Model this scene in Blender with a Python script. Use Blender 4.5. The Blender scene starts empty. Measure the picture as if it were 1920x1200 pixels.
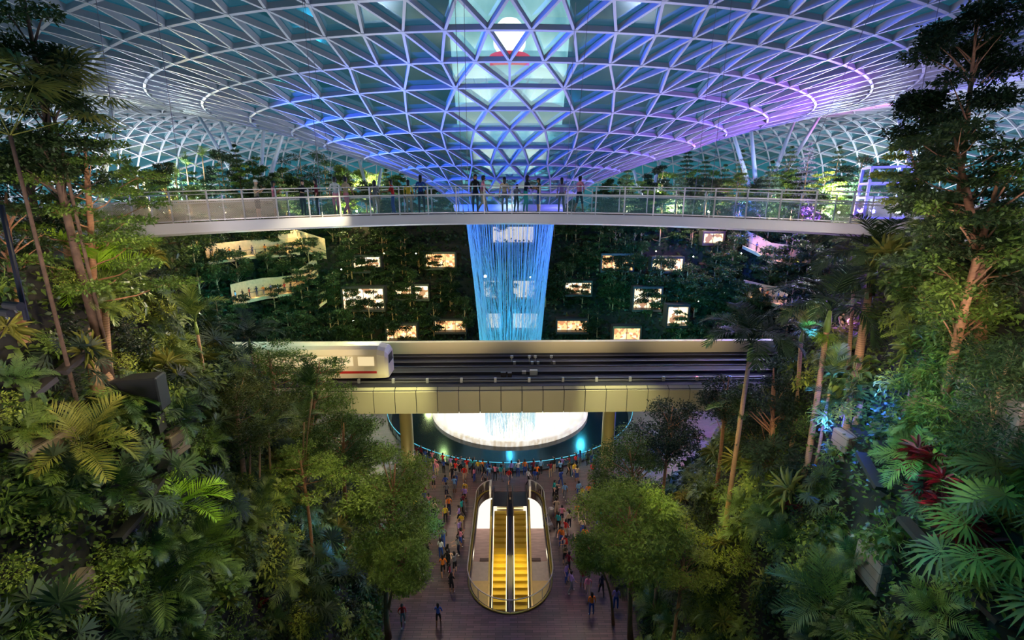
import bpy, math, random
import numpy as np
from mathutils import Vector, Matrix, Euler
from mathutils.bvhtree import BVHTree
from mathutils.geometry import tessellate_polygon
PI = math.pi
scene = bpy.context.scene
COL = scene.collection
scene.view_settings.view_transform = 'Standard'
scene.view_settings.look = 'None'
scene.view_settings.gamma = 1.0
scene.view_settings.use_curve_mapping = False
scene.view_settings.exposure = 0.0
cy = scene.cycles
cy.max_bounces = 5; cy.diffuse_bounces = 2; cy.glossy_bounces = 2
cy.transmission_bounces = 3; cy.transparent_max_bounces = 12; cy.volume_bounces = 0
cy.caustics_reflective = False; cy.caustics_refractive = False
cy.sample_clamp_indirect = 4.0
cy.use_denoising = True
cy.use_adaptive_sampling = True; cy.adaptive_threshold = 0.02
# ------------------------------------------------------------------ camera
HC = 25.0; TH = math.radians(14.06); YAW = math.radians(-0.27); FPX = 853.3
cam_d = bpy.data.cameras.new('camera'); cam_d.lens = 16.0; cam_d.sensor_width = 36.0
cam_d.clip_end = 2000; cam_d.clip_start = 0.05
cam = bpy.data.objects.new('camera', cam_d); COL.objects.link(cam)
cam.location = (0, 0, HC); cam.rotation_euler = (PI/2 - TH, 0, YAW)
scene.camera = cam
CAMP = Vector((0, 0, HC))
def raydir(u, v):
    x = (u-960)/FPX; y = (600-v)/FPX
    d = Vector((x, math.cos(TH)+y*math.sin(TH), -math.sin(TH)+y*math.cos(TH)))
    c, s = math.cos(YAW), math.sin(YAW)
    return Vector((d.x*c-d.y*s, d.x*s+d.y*c, d.z))
def at_d(u, v, d): return CAMP + raydir(u, v)*d            # d: depth along the view axis
def at_z(u, v, z):
    r = raydir(u, v); return CAMP + r*((z-HC)/r.z)
def at_y(u, v, Y):
    r = raydir(u, v); return CAMP + r*(Y/r.y)
def topx(p):
    c, s = math.cos(-YAW), math.sin(-YAW)
    x, y, z = p[0]*c-p[1]*s, p[0]*s+p[1]*c, p[2]-HC
    f = y*math.cos(TH)-z*math.sin(TH); up = y*math.sin(TH)+z*math.cos(TH)
    return 960+FPX*x/f, 600-FPX*up/f, f
# ------------------------------------------------------------------ materials
def hexc(r, g, b):
    f = lambda c: ((c/255+0.055)/1.055)**2.4 if c/255 > 0.04045 else c/255/12.92
    return (f(r), f(g), f(b), 1)
class Mt:
    def __init__(s, name):
        s.m = bpy.data.materials.new(name); s.m.use_nodes = True
        s.nt = s.m.node_tree; s.n = s.nt.nodes; s.l = s.nt.links
        s.b = s.n['Principled BSDF']; s.out = s.n['Material Output']
    def node(s, t, **k):
        n = s.n.new(t)
        for a, v in k.items():
            if a in n.inputs: n.inputs[a].default_value = v
            else: setattr(n, a, v)
        return n
def mat(name, col, rough=0.6, metal=0.0, var=0.0, scale=3.0, bump=0.0, emis=None, es=0.0, spec=0.5, col2=None, coords='Object', stretch=None):
    M = Mt(name); b = M.b
    b.inputs['Base Color'].default_value = col; b.inputs['Roughness'].default_value = rough
    b.inputs['Metallic'].default_value = metal; b.inputs['Specular IOR Level'].default_value = spec
    if var > 0 or col2:
        tc = M.node('ShaderNodeTexCoord'); nz = M.node('ShaderNodeTexNoise'); nz.inputs['Scale'].default_value = scale
        nz.inputs['Detail'].default_value = 4
        if stretch:
            mp = M.node('ShaderNodeMapping'); mp.inputs['Scale'].default_value = stretch
            M.l.new(tc.outputs[coords], mp.inputs[0]); M.l.new(mp.outputs[0], nz.inputs[0])
        else: M.l.new(tc.outputs[coords], nz.inputs[0])
        cr = M.node('ShaderNodeValToRGB'); cr.color_ramp.elements[0].position = 0.3; cr.color_ramp.elements[1].position = 0.7
        c2 = col2 if col2 else tuple(min(1, c*(1+var)) for c in col[:3])+(1,)
        c1 = col if col2 else tuple(c*(1-var) for c in col[:3])+(1,)
        cr.color_ramp.elements[0].color = c1; cr.color_ramp.elements[1].color = c2
        M.l.new(nz.outputs['Fac'], cr.inputs[0]); M.l.new(cr.outputs[0], b.inputs['Base Color'])
        if bump:
            bp = M.node('ShaderNodeBump'); bp.inputs['Strength'].default_value = bump
            M.l.new(nz.outputs['Fac'], bp.inputs['Height']); M.l.new(bp.outputs[0], b.inputs['Normal'])
    if emis is not None:
        b.inputs['Emission Color'].default_value = emis; b.inputs['Emission Strength'].default_value = es
    return M.m
def leafmat(name, c1, c2, rough=0.5, trans=0.22, scale=1.5):
    M = Mt(name); b = M.b
    tc = M.node('ShaderNodeTexCoord'); nz = M.node('ShaderNodeTexNoise'); nz.inputs['Scale'].default_value = scale; nz.inputs['Detail'].default_value = 3
    wn = M.node('ShaderNodeTexWhiteNoise'); oi = M.node('ShaderNodeObjectInfo')
    M.l.new(tc.outputs['Object'], nz.inputs[0])
    ad = M.node('ShaderNodeMath', operation='MULTIPLY_ADD'); ad.inputs[1].default_value = 0.5
    M.l.new(oi.outputs['Random'], ad.inputs[0]); M.l.new(nz.outputs['Fac'], ad.inputs[2])
    sb = M.node('ShaderNodeMath', operation='SUBTRACT'); sb.inputs[1].default_value = 0.25
    M.l.new(ad.outputs[0], sb.inputs[0])
    cr = M.node('ShaderNodeValToRGB'); cr.color_ramp.elements[0].position = 0.3; cr.color_ramp.elements[1].position = 0.7
    cr.color_ramp.elements[0].color = c1; cr.color_ramp.elements[1].color = c2
    M.l.new(sb.outputs[0], cr.inputs[0]); M.l.new(cr.outputs[0], b.inputs['Base Color'])
    b.inputs['Roughness'].default_value = rough; b.inputs['Specular IOR Level'].default_value = 0.35
    tr = M.node('ShaderNodeBsdfTranslucent'); M.l.new(cr.outputs[0], tr.inputs[0])
    mx = M.node('ShaderNodeMixShader'); mx.inputs[0].default_value = trans
    M.l.new(b.outputs[0], mx.inputs[1]); M.l.new(tr.outputs[0], mx.inputs[2]); M.l.new(mx.outputs[0], M.out.inputs[0])
    M.n.remove(wn)
    return M.m
def glassmat(name, tint, refl=0.15, rough=0.05, ior=1.45, alpha=1.0):
    M = Mt(name); M.n.remove(M.b)
    t = M.node('ShaderNodeBsdfTransparent'); t.inputs[0].default_value = tint
    g = M.node('ShaderNodeBsdfGlossy'); g.inputs[0].default_value = (1, 1, 1, 1); g.inputs['Roughness'].default_value = rough
    fr = M.node('ShaderNodeFresnel'); fr.inputs[0].default_value = ior
    md = M.node('ShaderNodeMath', operation='MULTIPLY_ADD'); md.inputs[1].default_value = 0.9; md.inputs[2].default_value = refl
    M.l.new(fr.outputs[0], md.inputs[0])
    mx = M.node('ShaderNodeMixShader'); M.l.new(md.outputs[0], mx.inputs[0])
    M.l.new(t.outputs[0], mx.inputs[1]); M.l.new(g.outputs[0], mx.inputs[2]); M.l.new(mx.outputs[0], M.out.inputs[0])
    return M.m
def emat(name, col, s):
    return mat(name, (0.05, 0.05, 0.05, 1), emis=col, es=s)
# ------------------------------------------------------------------ mesh builder
class MB:
    def __init__(s): s.v = []; s.f = []; s.mi = []; s.n = 0
    def add(s, vs, fs, mi=0):
        o = s.n
        s.v.extend([tuple(v) for v in vs]); s.n += len(vs)
        for f in fs: s.f.append(tuple(i+o for i in f)); s.mi.append(mi)
    def box(s, c, size, rz=0, mi=0, M=None):
        x, y, z = [k/2 for k in size]
        vs = [Vector((a*x, b*y, d*z)) for a in (-1, 1) for b in (-1, 1) for d in (-1, 1)]
        R = Matrix.Rotation(rz, 3, 'Z') if M is None else M
        vs = [R@v+Vector(c) for v in vs]
        s.add(vs, [(0, 1, 3, 2), (4, 6, 7, 5), (0, 4, 5, 1), (2, 3, 7, 6), (0, 2, 6, 4), (1, 5, 7, 3)], mi)
    def bar(s, p, q, w, h, up=(0, 0, 1), mi=0, off=0.0):
        p = Vector(p); q = Vector(q); d = (q-p).normalized(); up = Vector(up)
        sd = d.cross(up)
        if sd.length < 1e-4: sd = d.cross(Vector((1, 0, 0)))
        sd.normalize(); u = sd.cross(d).normalized()
        o = u*off
        vs = []
        for e in (p, q):
            for a, b in ((-1, -1), (1, -1), (1, 1), (-1, 1)): vs.append(e+o+sd*(a*w/2)+u*(b*h/2))
        s.add(vs, [(3, 2, 1, 0), (4, 5, 6, 7), (0, 1, 5, 4), (1, 2, 6, 5), (2, 3, 7, 6), (3, 0, 4, 7)], mi)
    def tube(s, pts, rad, seg=6, mi=0, cap=True):
        pts = [Vector(p) for p in pts]; n = len(pts)
        if not hasattr(rad, '__len__'): rad = [rad]*n
        vs = []; ref = Vector((0.13, 0.31, 0.94))
        for i, p in enumerate(pts):
            t = (pts[min(i+1, n-1)]-pts[max(i-1, 0)])
            if t.length < 1e-9: t = Vector((0, 0, 1))
            t.normalize()
            a = t.cross(ref)
            if a.length < 0.1: a = t.cross(Vector((1, 0, 0)))
            a.normalize(); b = t.cross(a)
            for k in range(seg):
                an = 2*PI*k/seg; vs.append(p+(a*math.cos(an)+b*math.sin(an))*rad[i])
        fs = []
        for i in range(n-1):
            for k in range(seg):
                k2 = (k+1) % seg; fs.append((i*seg+k, i*seg+k2, (i+1)*seg+k2, (i+1)*seg+k))
        if cap: fs.append(tuple(range(seg))[::-1]); fs.append(tuple((n-1)*seg+k for k in range(seg)))
        s.add(vs, fs, mi)
    def lathe(s, prof, seg=32, c=(0, 0, 0), mi=0, a0=0, a1=2*PI, sx=1, sy=1):
        full = abs(a1-a0-2*PI) < 1e-6; m = seg if full else seg+1
        vs = []
        for r, z in prof:
            for k in range(m):
                a = a0+(a1-a0)*k/seg; vs.append((c[0]+r*sx*math.cos(a), c[1]+r*sy*math.sin(a), c[2]+z))
        fs = []
        for i in range(len(prof)-1):
            for k in range(seg):
                k2 = (k+1) % m; fs.append((i*m+k, i*m+k2, (i+1)*m+k2, (i+1)*m+k))
        s.add(vs, fs, mi)
    def arr(s, V, F, mi=0):
        o = s.n; s.v.extend(map(tuple, V.tolist())); s.n += len(V)
        s.f.extend(map(tuple, (F+o).tolist())); s.mi.extend([mi]*len(F))
    def build(s, name, mats, parent=None, smooth=False, loc=None):
        me = bpy.data.meshes.new(name); me.from_pydata(s.v, [], s.f)
        if not isinstance(mats, (list, tuple)): mats = [mats]
        for m in mats: me.materials.append(getattr(m, 'm', m))
        if len(mats) > 1: me.polygons.foreach_set('material_index', s.mi)
        if smooth: me.polygons.foreach_set('use_smooth', [True]*len(me.polygons))
        me.update()
        o = bpy.data.objects.new(name, me); COL.objects.link(o)
        if parent is not None: o.parent = parent
        if loc is not None: o.location = loc
        return o
def tag(o, label=None, cat=None, group=None, kind=None):
    if label: o['label'] = label
    if cat: o['category'] = cat
    if group: o['group'] = group
    if kind: o['kind'] = kind
    return o
def empty(name, loc=(0, 0, 0), rz=0, label=None, cat=None, group=None):
    o = bpy.data.objects.new(name, None); COL.objects.link(o); o.location = loc; o.rotation_euler = (0, 0, rz)
    o.empty_display_size = 0.2
    return tag(o, label, cat, group)
KIDS = {}
def copy_tree(o, loc=None, rot=None, sc=None, label=None, cat=None, group=None):
    c = o.copy(); COL.objects.link(c)
    for ch in list(o.children):
        d = ch.copy(); COL.objects.link(d); d.parent = c
        for g in list(ch.children):
            e = g.copy(); COL.objects.link(e); e.parent = d
    if loc is not None: c.location = loc
    if rot is not None: c.rotation_euler = rot
    if sc is not None: c.scale = (sc, sc, sc) if not hasattr(sc, '__len__') else sc
    return tag(c, label, cat, group)
class Protos:
    """first use places the prototype itself, later uses copy it"""
    def __init__(s, maker): s.maker = maker; s.o = None
    def get(s, **k):
        if s.o is None:
            s.o = s.maker()
            o = s.o
            if k.get('loc') is not None: o.location = k['loc']
            if k.get('rot') is not None: o.rotation_euler = k['rot']
            sc = k.get('sc')
            if sc is not None: o.scale = (sc, sc, sc) if not hasattr(sc, '__len__') else sc
            return tag(o, k.get('label'), k.get('cat'), k.get('group'))
        return copy_tree(s.o, **k)
def light(name, kind, loc, energy, col, size=0.3, target=None, spot=60, blend=0.4, shape=None):
    L = bpy.data.lights.new(name, kind); L.energy = energy; L.color = col[:3]
    if kind == 'SPOT': L.spot_size = math.radians(spot); L.spot_blend = blend; L.shadow_soft_size = size
    elif kind == 'POINT': L.shadow_soft_size = size
    elif kind == 'AREA': L.size = size
    o = bpy.data.objects.new(name, L); COL.objects.link(o); o.location = loc
    if target is not None:
        o.rotation_euler = (Vector(target)-Vector(loc)).to_track_quat('-Z', 'Y').to_euler()
    return o
def interp(xs, ys, x): return float(np.interp(x, xs, ys))
# ================================================================== ROOF (a glass and steel grid that dips into an oculus)
VX, VY = 0.0, 54.0
PROF = [(6.15,25.0,22),(7.3,26.3,22),(8.6,27.5,22),(10.4,28.6,44),(12.5,29.8,44),(14.8,30.9,44),(16.8,32.0,44),(19.2,33.0,44),
        (21.7,33.95,88),(24.4,34.85,88),(26.8,35.6,88),(29.3,36.3,88),(31.8,37.0,88),(34.4,37.7,88),(37.0,38.4,88),
        (39.8,39.1,132),(42.8,39.8,132),(46,40.5,132),(49.3,41.1,132),(52.8,41.6,132),(56.4,41.9,132),(60.0,42.0,88),(61.67,41.91,88),(63.33,41.81,88),(64.98,41.57,88),(66.63,41.3,88),(68.23,40.84,88),(69.8,40.28,88),(71.32,39.6,88),(72.77,38.78,88),(74.16,37.88,88),(75.41,36.77,88),(76.62,35.63,88),(77.59,34.27,88),(78.54,32.9,88),(79.19,31.36,88),(79.82,29.82,88),(80.11,28.17,88),(80.4,26.53,88),(80.3,24.87,88),(80.2,23.2,88)]
steel = mat('painted_steel', hexc(176,176,186), rough=0.42, metal=0.0, var=0.05, scale=0.6, spec=0.4)
def roof_mats():
    M = Mt('roof_glass'); M.n.remove(M.b)
    t = M.node('ShaderNodeBsdfTransparent'); t.inputs[0].default_value = (0.66, 0.84, 0.86, 1)
    g = M.node('ShaderNodeBsdfGlossy'); g.inputs[0].default_value = (0.7, 0.95, 1, 1); g.inputs['Roughness'].default_value = 0.12
    fr = M.node('ShaderNodeFresnel'); fr.inputs[0].default_value = 1.5
    md = M.node('ShaderNodeMath', operation='MULTIPLY_ADD'); md.inputs[1].default_value = 0.6; md.inputs[2].default_value = 0.03
    M.l.new(fr.outputs[0], md.inputs[0]); mx = M.node('ShaderNodeMixShader'); M.l.new(md.outputs[0], mx.inputs[0])
    M.l.new(t.outputs[0], mx.inputs[1]); M.l.new(g.outputs[0], mx.inputs[2]); M.l.new(mx.outputs[0], M.out.inputs[0])
    return M.m
mroofglass = roof_mats()
def KX(r): return interp([6,9,14,25,82],[1.0,1.12,1.34,1.45,1.45],r)     # the roof is longer across the hall than along it
rings = []; ang0 = -PI/2
for j, (r, z, n) in enumerate(PROF):
    if j > 0 and PROF[j-1][2] != n: sh = 0.0
    elif j == 0: sh = 0.5
    else: sh = 0.5-sh
    rings.append([(VX+r*KX(r)*math.cos(ang0+2*PI*(k+sh)/n), VY+r*math.sin(ang0+2*PI*(k+sh)/n), z) for k in range(n)])
    PROF[j] = (r, z, n, sh)
nodes = []; idx = []
for R in rings:
    idx.append(list(range(len(nodes), len(nodes)+len(R)))); nodes.extend(R)
tris = []
for j in range(len(rings)-1):
    n1, s1 = PROF[j][2], PROF[j][3]; n2, s2 = PROF[j+1][2], PROF[j+1][3]
    A = [(k+s1)/n1 for k in range(n1+1)]; B = [(k+s2)/n2 for k in range(n2+1)]
    i = k = 0
    if B[0] > A[0]+1e-9 and n1 == n2: pass
    while i < n1 or k < n2:
        a, b = idx[j][i % n1], idx[j+1][k % n2]
        if k >= n2 or (i < n1 and A[i+1]-1e-6 < B[k+1]): tris.append((a, b, idx[j][(i+1) % n1])); i += 1
        else: tris.append((a, b, idx[j+1][(k+1) % n2])); k += 1
NV = [Vector(p) for p in nodes]
def node_normal(i):
    for j, ids in enumerate(idx):
        if i in ids_set[j]: break
    r, z = PROF[j][0], PROF[j][1]
    a, b = PROF[max(j-1, 0)], PROF[min(j+1, len(PROF)-1)]
    dr, dz = b[0]-a[0], b[1]-a[1]
    L = math.hypot(dr, dz); nr, nz = -dz/L, dr/L      # outward (up / away from the hall)
    p = NV[i]; rad = Vector((p.x-VX, p.y-VY, 0)).normalized()
    return (rad*nr+Vector((0, 0, nz)))
ids_set = [set(x) for x in idx]
NN = []
for j, ids in enumerate(idx):
    for i in ids: NN.append(None)
for j, ids in enumerate(idx):
    a, b = PROF[max(j-1, 0)], PROF[min(j+1, len(PROF)-1)]
    dr, dz = b[0]-a[0], b[1]-a[1]; L = math.hypot(dr, dz); nr, nz = -dz/L, dr/L
    for i in ids:
        rad = Vector((NV[i].x-VX, NV[i].y-VY, 0)).normalized(); NN[i] = rad*nr+Vector((0, 0, nz))
edges = set(); ring_of = {}
for j, ids in enumerate(idx):
    for i in ids: ring_of[i] = j
JO = next(j for j, q in enumerate(PROF) if q[0] >= 60)          # beyond this ring the grid turns: meridians instead of rings
for a, b, c in tris:
    for e in ((a, b), (b, c), (c, a)):
        if ring_of[e[0]] == ring_of[e[1]] and JO < ring_of[e[0]] < len(PROF)-1: continue
        edges.add((min(e), max(e)))
for j in range(JO, len(idx)-2):
    for k in range(len(idx[j])): edges.add((idx[j][k], idx[j+2][k]))
gm = MB()
for a, b in edges:
    p, q = NV[a], NV[b]; up = (NN[a]+NN[b]).normalized()
    r = math.hypot(p.x-VX, p.y-VY)
    h = 0.20+min(r, 40)/40*0.26; w = (0.11+min(r, 40)/40*0.09)*(1 if r < 62 else .8)
    gm.bar(p, q, w, h, up, off=h/2)
for i in range(len(NV)):                                   # node castings
    r = math.hypot(NV[i].x-VX, NV[i].y-VY); s = 0.16+min(r, 40)/40*0.14
    gm.bar(NV[i]-NN[i]*0.03, NV[i]+NN[i]*(0.2+min(r, 40)/40*0.24), s, s, (1, 0, 0) if abs(NN[i].x) < 0.9 else (0, 1, 0))
ceil_o = gm.build('ceiling', steel)
tag(ceil_o, 'white painted steel triangle grid of the glass roof dipping down into a funnel', kind='structure')
gl = MB(); off = lambda i: NV[i]+NN[i]*(0.22+min(math.hypot(NV[i].x-VX, NV[i].y-VY), 40)/40*0.27)
gl.add([off(i) for i in range(len(NV))], tris)
tag(gl.build('glazing', mroofglass, ceil_o), 'dark teal triangular glass panes')
# collar of the oculus
cm = MB(); cm.lathe([(5.2,24.15),(5.9,24.15),(6.35,24.5),(6.45,25.1),(6.2,25.2),(5.4,25.0),(5.2,24.15)], 64, (VX, VY, 0))
oc = cm.build('oculus_collar', mat('white_collar', hexc(215,220,235), 0.4), smooth=True)
tag(oc, 'smooth white ring at the bottom of the roof funnel where the water falls', 'ring')
# ================================================================== the night outside and the control tower seen through the glass
W = bpy.data.worlds.new('night'); scene.world = W; W.use_nodes = True
wn = W.node_tree; bg = wn.nodes['Background']
tc = wn.nodes.new('ShaderNodeTexCoord'); sp = wn.nodes.new('ShaderNodeSeparateXYZ'); cr = wn.nodes.new('ShaderNodeValToRGB')
nz = wn.nodes.new('ShaderNodeTexNoise'); nz.inputs['Scale'].default_value = 2.2; nz.inputs['Detail'].default_value = 5
mr = wn.nodes.new('ShaderNodeMath'); mr.operation = 'MULTIPLY_ADD'; mr.inputs[1].default_value = 0.25
wn.links.new(tc.outputs['Generated'], sp.inputs[0]); wn.links.new(tc.outputs['Generated'], nz.inputs[0])
wn.links.new(nz.outputs['Fac'], mr.inputs[0]); wn.links.new(sp.outputs['Z'], mr.inputs[2]); wn.links.new(mr.outputs[0], cr.inputs[0])
cr.color_ramp.elements[0].position = 0.1; cr.color_ramp.elements[0].color = (0.034, 0.15, 0.19, 1)
cr.color_ramp.elements[1].position = 0.75; cr.color_ramp.elements[1].color = (0.006, 0.11, 0.19, 1)
wn.links.new(cr.outputs[0], bg.inputs[0]); bg.inputs[1].default_value = 1.2

def control_tower():
    # the airport control tower stands outside behind the funnel and shines through the glass
    t = empty('control_tower', (0, 420, -71), 0, 'white airport control tower glowing behind the glass roof, seen through the centre of the funnel', 'tower')
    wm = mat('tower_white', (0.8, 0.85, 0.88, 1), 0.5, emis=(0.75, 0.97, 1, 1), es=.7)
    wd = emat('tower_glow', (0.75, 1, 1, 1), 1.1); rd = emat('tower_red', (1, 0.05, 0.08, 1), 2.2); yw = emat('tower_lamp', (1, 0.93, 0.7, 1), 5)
    hz_ = Mt('haze_glow'); hz_.b.inputs['Base Color'].default_value = (.1, .1, .1, 1); _n = hz_.node('ShaderNodeTexNoise'); _n.inputs['Scale'].default_value = .03; _n.inputs['Detail'].default_value = 4; _c = hz_.node('ShaderNodeValToRGB')
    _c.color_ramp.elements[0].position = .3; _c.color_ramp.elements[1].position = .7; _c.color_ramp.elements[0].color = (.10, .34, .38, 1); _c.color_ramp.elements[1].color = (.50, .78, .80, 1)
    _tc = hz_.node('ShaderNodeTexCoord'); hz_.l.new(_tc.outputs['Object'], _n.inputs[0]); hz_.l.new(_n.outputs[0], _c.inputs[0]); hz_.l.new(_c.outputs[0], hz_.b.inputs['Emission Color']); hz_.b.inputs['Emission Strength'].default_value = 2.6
    b = MB(); b.lathe([(48,-40),(50,60),(58,170),(62,240),(60,330),(40,380),(0,390)], 48, (0, 110, 31)); hb_ = b.build('haze_glow', hz_.m, t, True)  # added glowing barrel, stands in for the bright haze behind the glass
    b = MB(); b.lathe([(17,0),(15,100),(14,152),(0,152)], 32); b.build('shaft', wm, t, True)
    b = MB(); b.lathe([(30,158),(46,170),(48,174),(30,176),(30,158)], 48); b.build('lower_ring', wd, t, True)
    b = MB()
    for k in range(24):
        a = 2*PI*k/24; b.bar((30*math.cos(a),30*math.sin(a),176),(44*math.cos(a+.1),44*math.sin(a+.1),192),1.2,1.2)
    b.build('strut_ring', wm, t)
    b = MB(); b.lathe([(44,192),(49,195),(49,197),(30,200),(30,192),(44,192)], 48); b.build('upper_ring', wd, t, True)
    b = MB(); b.lathe([(16,205),(17,216),(0,217)], 32); b.build('red_band', rd, t, True)
    b = MB(); b.lathe([(9,218),(13,224),(14,236),(7,243),(0,244)], 32); b.build('lantern', yw, t, True)
    return t
control_tower()
# ================================================================== GROUND: the valley, its stepped slopes, the plaza
soil = mat('soil', (0.014, 0.011, 0.007, 1), 0.95, var=0.5, scale=2)
stone = mat('garden_stone', hexc(150,128,112), 0.85, var=0.35, scale=1.2, bump=0.3)
FE = [(6.6,-8),(6.6,5),(6.8,12),(7.6,20),(9.2,28),(13,35),(20,42),(30,50),(34,60),(33,69),(27,76),(16,80.5),(0,82)]
TE = [(12.6,-8),(12.6,5),(13,12),(15.2,18),(20,25),(31,31),(42,39),(50,50),(53,62),(50,76),(40,86),(22,92),(0,94)]
LV = [0, 5.5, 11.5, 17.5, 23.3]
def lerp_list(L, t):
    n = len(L)-1; t = max(0, min(0.99999, t))*n; i = int(t); f = t-i
    p0, p1, p2, p3 = L[max(i-1,0)], L[i], L[i+1], L[min(i+2,n)]
    return tuple(0.5*((2*b)+(-a+c)*f+(2*a-5*b+4*c-d)*f*f+(-a+3*b-3*c+d)*f**3) for a, b, c, d in zip(p0, p1, p2, p3))
NS, NTER = 150, 26
def terr_z(v):
    # four planted terraces with steep faces between them
    k = v*4; i = int(min(3.9999, k)); f = k-i
    g = 0.28*f/0.62 if f < 0.62 else 0.28+(f-0.62)/0.38*0.72
    return LV[i]+(LV[i+1]-LV[i])*g
tb = MB(); tv = []
params = [i/NS for i in range(NS+1)]
for side in (1, -1):
    V = []; 
    for t in params:
        f = lerp_list(FE, t); g = lerp_list(TE, t)
        for k in range(NTER+1):
            v = k/NTER; x = f[0]+(g[0]-f[0])*v; y = f[1]+(g[1]-f[1])*v
            z = terr_z(v)+0.25*math.sin(x*1.3+y*0.7)*math.sin(y*0.9)*min(1, v*6)*(1-v**6)
            V.append((side*x, y, z))
    F = []
    for i in range(NS):
        for k in range(NTER):
            a = i*(NTER+1)+k; q = (a, a+1, a+NTER+2, a+NTER+1)
            F.append(q if side < 0 else q[::-1])
    tb.add(V, F)
ground_hill = tb.build('terrain_slopes', soil); tag(ground_hill, kind='structure')
BVH = BVHTree.FromPolygons([Vector(v) for v in tb.v], tb.f)
def ground_z(x, y):
    h = BVH.ray_cast(Vector((x, y, 60)), Vector((0, 0, -1)))
    if h[0] is None:
        # outside of the slopes: plaza inside, garden deck outside
        return 0.0 if inside_plaza(x, y) else 23.3
    return h[0].z
def ground_n(x, y):
    h = BVH.ray_cast(Vector((x, y, 60)), Vector((0, 0, -1)))
    if h[0] is None: return Vector((0, 0, 1))
    return h[1] if h[1].z > 0 else -h[1]
def inside_plaza(x, y):
    for i in range(60):
        t = i/60; f = lerp_list(FE, t); g = lerp_list(FE, (i+1)/60)
        if f[1] <= y <= g[1] and abs(x) < f[0]+(g[0]-f[0])*(y-f[1])/max(1e-6, g[1]-f[1]): return True
    return False
def hit(u, v):
    """ground point under a pixel of the view"""
    r = raydir(u, v).normalized(); h = BVH.ray_cast(CAMP, r)
    if h[0] is not None: return h[0]
    if r.z < 0: return CAMP+r*(-HC/r.z)
    return None
# garden deck of the top level: everything beyond the rim of the valley
deckm = mat('garden_deck', hexc(120,110,96), 0.8, var=0.3, scale=0.8)
gd = MB(); rim = [lerp_list(TE, t) for t in params]
V = []; F = []
for side in (1, -1):
    o = len(V)
    for i, t in enumerate(params):
        g = rim[i]; dx, dy = g[0]*side, g[1]-VY
        if g[1] > 14:
            L = math.hypot(dx/1.45, dy); k = 79.0/max(L, 1)
            ox, oy = dx*k, VY+dy*k
            if t < 0.45: ox = side*max(abs(ox), 80); oy = min(oy, g[1])
        else: ox, oy = side*80, g[1]
        V += [(g[0]*side, g[1], 23.3), (ox, oy, 23.3), (g[0]*side, g[1], 22.9)]
    for i in range(NS):
        a = o+i*3; F.append((a, a+1, a+4, a+3) if side < 0 else (a, a+3, a+4, a+1))
        F.append((a+2, a, a+3, a+5))
gd.add(V, F); tag(gd.build('garden_floor', deckm), kind='structure')
# ------------------------------------------------------------------ plaza floor with the escalator opening
WELLX, WA, WB = 2.75, 26.3, 34.2         # half width, centre of the round near end, start of the rounded far corners
def well_outline(hw=WELLX, grow=0.0):
    pts = []
    for k in range(25):
        a = PI+PI*k/24; pts.append(((hw+grow)*math.cos(a), WA+(hw+grow)*math.sin(a)))
    for k in range(1, 11):
        a = (PI/2)*k/10; pts.append((hw+grow-1.5*(1-math.cos(a)), WB+(1.9+grow)*math.sin(a)))
    for k in range(10, 0, -1):
        a = (PI/2)*k/10; pts.append((-(hw+grow-1.5*(1-math.cos(a))), WB+(1.9+grow)*math.sin(a)))
    return pts
fm = Mt('plaza_floor')
tcn = fm.node('ShaderNodeTexCoord'); br = fm.node('ShaderNodeTexBrick'); br.inputs['Scale'].default_value = 1.0
br.inputs['Brick Width'].default_value = 0.9; br.inputs['Row Height'].default_value = 0.16; br.inputs['Mortar Size'].default_value = 0.012
br.inputs['Color1'].default_value = hexc(78,62,60); br.inputs['Color2'].default_value = hexc(112,88,84); br.inputs['Mortar'].default_value = hexc(38,30,30)
nzn = fm.node('ShaderNodeTexNoise'); nzn.inputs['Scale'].default_value = 0.6; nzn.inputs['Detail'].default_value = 5
mxx = fm.node('ShaderNodeMixRGB', blend_type='MULTIPLY'); mxx.inputs[0].default_value = 0.6
fm.l.new(tcn.outputs['Object'], br.inputs[0]); fm.l.new(tcn.outputs['Object'], nzn.inputs[0])
fm.l.new(br.outputs[0], mxx.inputs[1]); fm.l.new(nzn.outputs['Color'], mxx.inputs[2]); fm.l.new(mxx.outputs[0], fm.b.inputs['Base Color'])
fm.b.inputs['Roughness'].default_value = 0.38
outer = [(-60,-12),(60,-12),(60,96),(-60,96)]
hole = well_outline()
POOLR, FUNR = 14.9, 9.76
pool = [(VX+POOLR*math.cos(2*PI*k/96), VY+0.3+POOLR*math.sin(2*PI*k/96)) for k in range(96)]
polys = [[Vector((x, y, 0)) for x, y in outer], [Vector((x, y, 0)) for x, y in hole][::-1], [Vector((x, y, 0)) for x, y in pool][::-1]]
tri = tessellate_polygon(polys); flat = [p for q in polys for p in q]
fb = MB(); fb.add(flat, [t if (flat[t[1]]-flat[t[0]]).cross(flat[t[2]]-flat[t[0]]).z > 0 else t[::-1] for t in tri])
ho = len(flat)
# slab edge of the opening
hv = [(x, y, 0) for x, y in hole]+[(x, y, -0.6) for x, y in hole]; n = len(hole)
fb.add(hv, [(i, (i+1) % n, n+(i+1) % n, n+i) for i in range(n)])
floor_o = fb.build('floor', fm.m); tag(floor_o, kind='structure')
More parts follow.
